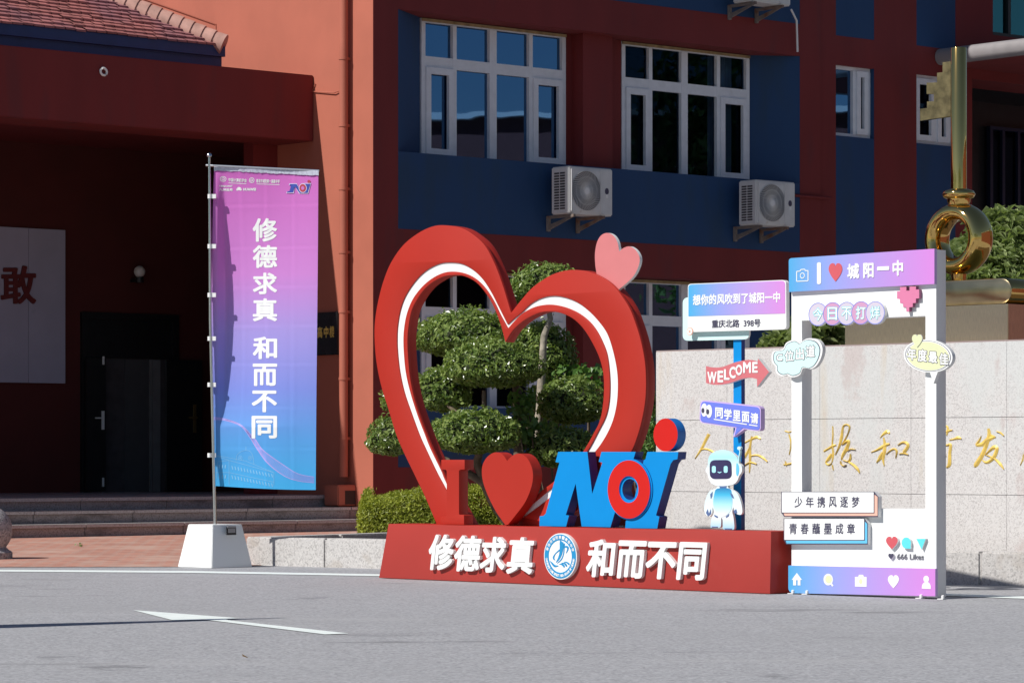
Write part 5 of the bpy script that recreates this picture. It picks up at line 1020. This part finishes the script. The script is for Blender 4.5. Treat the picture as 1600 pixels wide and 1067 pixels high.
# clipped hedge
hq0 = wp(560, 818, 33.5); hd = thing('hedge', 'low clipped yellow-green hedge at the corner of the planting bed', 'hedge', (hq0.x, hq0.y, .2)); n_ = 26000
Pn, Nn = [], []
hl, hdp, hh_ = 255/F*33, 1.3, .47
for i in range(n_):
    f_ = rng.integers(0, 5); a, b2, c2 = rng.random(3); dpt = abs(rng.normal(0, .035)); sx = a*hl; ht = hh_*(.70+.05*math.sin(a*9)+.36*min(1, a*2.2))
    if f_ <= 1: q, nn = (sx, b2*hdp, ht-dpt), (0, 0, 1)
    elif f_ <= 3: q, nn = (sx, dpt, b2*ht), (0, -1, .2)
    else: q, nn = (dpt, a*hdp, b2*ht), (-1, 0, .2)
    rr = .2; q = list(q)
    if q[0] < rr and q[2] > ht-rr:
        dx, dz = rr-q[0], q[2]-(ht-rr); k_ = math.hypot(dx, dz)
        if k_ > rr: q[0], q[2] = rr-dx*rr/k_, ht-rr+dz*rr/k_
    if q[0] < rr and q[1] < rr:
        dx, dy = rr-q[0], rr-q[1]; k_ = math.hypot(dx, dy)
        if k_ > rr: q[0], q[1] = rr-dx*rr/k_, rr-dy*rr/k_
    if q[1] < rr and q[2] > ht-rr:
        dx, dz = rr-q[1], q[2]-(ht-rr); k_ = math.hypot(dx, dz)
        if k_ > rr: q[1], q[2] = rr-dx*rr/k_, ht-rr+dz*rr/k_
    lm = .03*math.sin(q[0]*11+q[2]*9)*math.sin(q[1]*13+q[2]*6); Pn.append((q[0]+nn[0]*lm, q[1]+nn[1]*lm, q[2]+nn[2]*lm)); Nn.append(nn)
Vv, Ff = leaf_cloud(np.array(Pn)+rng.normal(0, .012, (n_, 3)), np.array(Nn), .042, .8, .34); foliage('foliage', hd, Vv, Ff, leaf_hedge)
MB().box(.12, hl, .12, hdp, 0, hh_*.6).build('twigs', mat('hedge_core', (.05, .055, .02), .95), hd)
# evergreen shrubs with strap leaves behind the wall
shrub('strap_leaf_shrub', 'tall strap-leaved evergreen shrub behind the golden key', [(1575, 385, 75, 62, .3), (1540, 440, 70, 60, 0), (1620, 440, 60, 70, .2), (1505, 420, 40, 45, .5)], 31.5, leaf_strap, 190, .135, .17, 1, rosette=9, group='evergreen shrubs behind the wall')
shrub('strap_leaf_shrub', 'strap-leaved evergreen shrub behind the badges of the photo frame', [(1285, 520, 40, 42, 0), (1310, 530, 34, 40, .2), (1265, 540, 26, 30, -.2)], 30.2, leaf_strap, 150, .14, .2, 1, rosette=9, group='evergreen shrubs behind the wall')
shrub('strap_leaf_shrub', 'small evergreen shrub beside the name board at the wall top', [(1226, 530, 26, 30, 0), (1215, 545, 24, 22, 0)], 30.8, leaf_strap, 170, .13, .2, 1, rosette=8, group='evergreen shrubs behind the wall')
# fallen leaf and weed
def crumb(u, v, name, label, m, s_, cat):
    p = gp(u, v); V = [(-s_, 0, .006), (0, s_*.5, .012), (s_, 0, .03), (0, -s_*.5, .016)]; o = mesh(name, V, [(0, 3, 2), (0, 2, 1)], m); o.location = (p.x, p.y, .004); o.rotation_euler.z = random.random()*6; tag(o, label, cat); return o
crumb(383, 1031, 'fallen_leaf', 'small dry yellow leaf lying on the asphalt', mat('dry_leaf', (.42, .26, .10), .7), .03, 'leaf')
wd = gp(126, 857); Vv, Ff = leaf_cloud(rng.normal(0, .014, (16, 3))*[1.4, 1.4, .8]+[0, 0, .03], np.repeat([[0, 0, 1.]], 16, 0), .028, .8); o = foliage('weed', None, Vv, Ff, leaf_bright); o.location = (wd.x, wd.y, .015); tag(o, 'tiny green weed growing between the bricks', 'weed')
# ------------------------------------------------------------------ beyond the frame: added tapered shape that throws the long shadow, and the block the windows mirror
tip = gp(440, 965); hpole = 5.0; bp_ = tip-Vector((trav.x, trav.y, 0))/math.tan(SUN_EL)/math.cos(SUN_EL)*hpole
sl_ = thing('shadow_caster', 'tapered shape on a pole, added outside the picture to cast the road shadow', 'shadow caster', (bp_.x, bp_.y, 0))  # unseen added shape, tapered only to cast the long road shadow
MB().tube([(0, 0, .05), (0, 0, hpole)], .025, 12).build('pole', metalgrey, sl_, smooth=60); MB().lathe([(.3, 0), (.3, .06), (.12, .10)], n=20).build('base', metalgrey, sl_)
MB().lathe([(.10, hpole-2.9), (.20, hpole-2.7), (.185, hpole-1.8), (.05, hpole-.3), (.02, hpole)], n=18).build('canopy', navy, sl_, smooth=60)
ob = thing('opposite_building', 'long dark block across the yard, mirrored in the windows', 'building', (24, 38, 0), 0)
MB().box(0, 8, -24, 30, 0, 8.3).build('wall', mat('red_cladding', (.16, .055, .05), .8), ob); MB().box(-.3, 8.5, -24.5, 30.5, 8.3, 8.42).build('roof', whitep, ob)
def yard_tree(x, y, h, rad, label, nl=1100):
    t = thing('broadleaf_tree', label, 'tree', (x, y, 0), 0, 'trees outside the picture')
    MB().tube([(0, 0, 0), (.1, .05, h*.4), (0, .1, h*.8)], [.22, .16, .06], 8).build('trunk', bark, t)
    Vs, Fs, off = [], [], 0
    for i in range(9):
        c = (rng.normal(0, rad*.45), rng.normal(0, rad*.45), h*(.5+.45*rng.random())); P, Nn = pad_pts(c, (rad*.6, rad*.6, h*.17), nl, .9, .2); Vv, Ff = leaf_cloud(P, Nn, .22, .8, .6); Vs.append(Vv); Fs.append(Ff+off); off += len(Vv)
    foliage('crown', t, np.concatenate(Vs), np.concatenate(Fs), leaf_dark)
for i, (x, y, h, rad, l_) in enumerate(((21, 46.5, 10.6, 1.7, 'tall tree before the far end of the dark block'), (20.5, 38, 8.2, 1.4, 'short tree before the middle of the dark block'), (9, -22, 12, 4, 'added broad tree behind the viewer, nearer the dark block'), (0, -26, 13, 4.5, 'added tallest tree behind the viewer'), (17, -16, 11, 4, 'added tree behind the viewer at the end of its row'), (-44, 26, 11, 5, 'added broad tree far out beyond the porch'), (-42, 10, 12, 5, 'added tall tree far out beyond the road'), (-40, -8, 12, 5, 'added rounded tree behind the viewer, far from the dark block'))): yard_tree(x, y, h, rad, l_, 420 if i == 0 else 1100)  # trees behind viewer and far left are added to darken reflections and sky fill
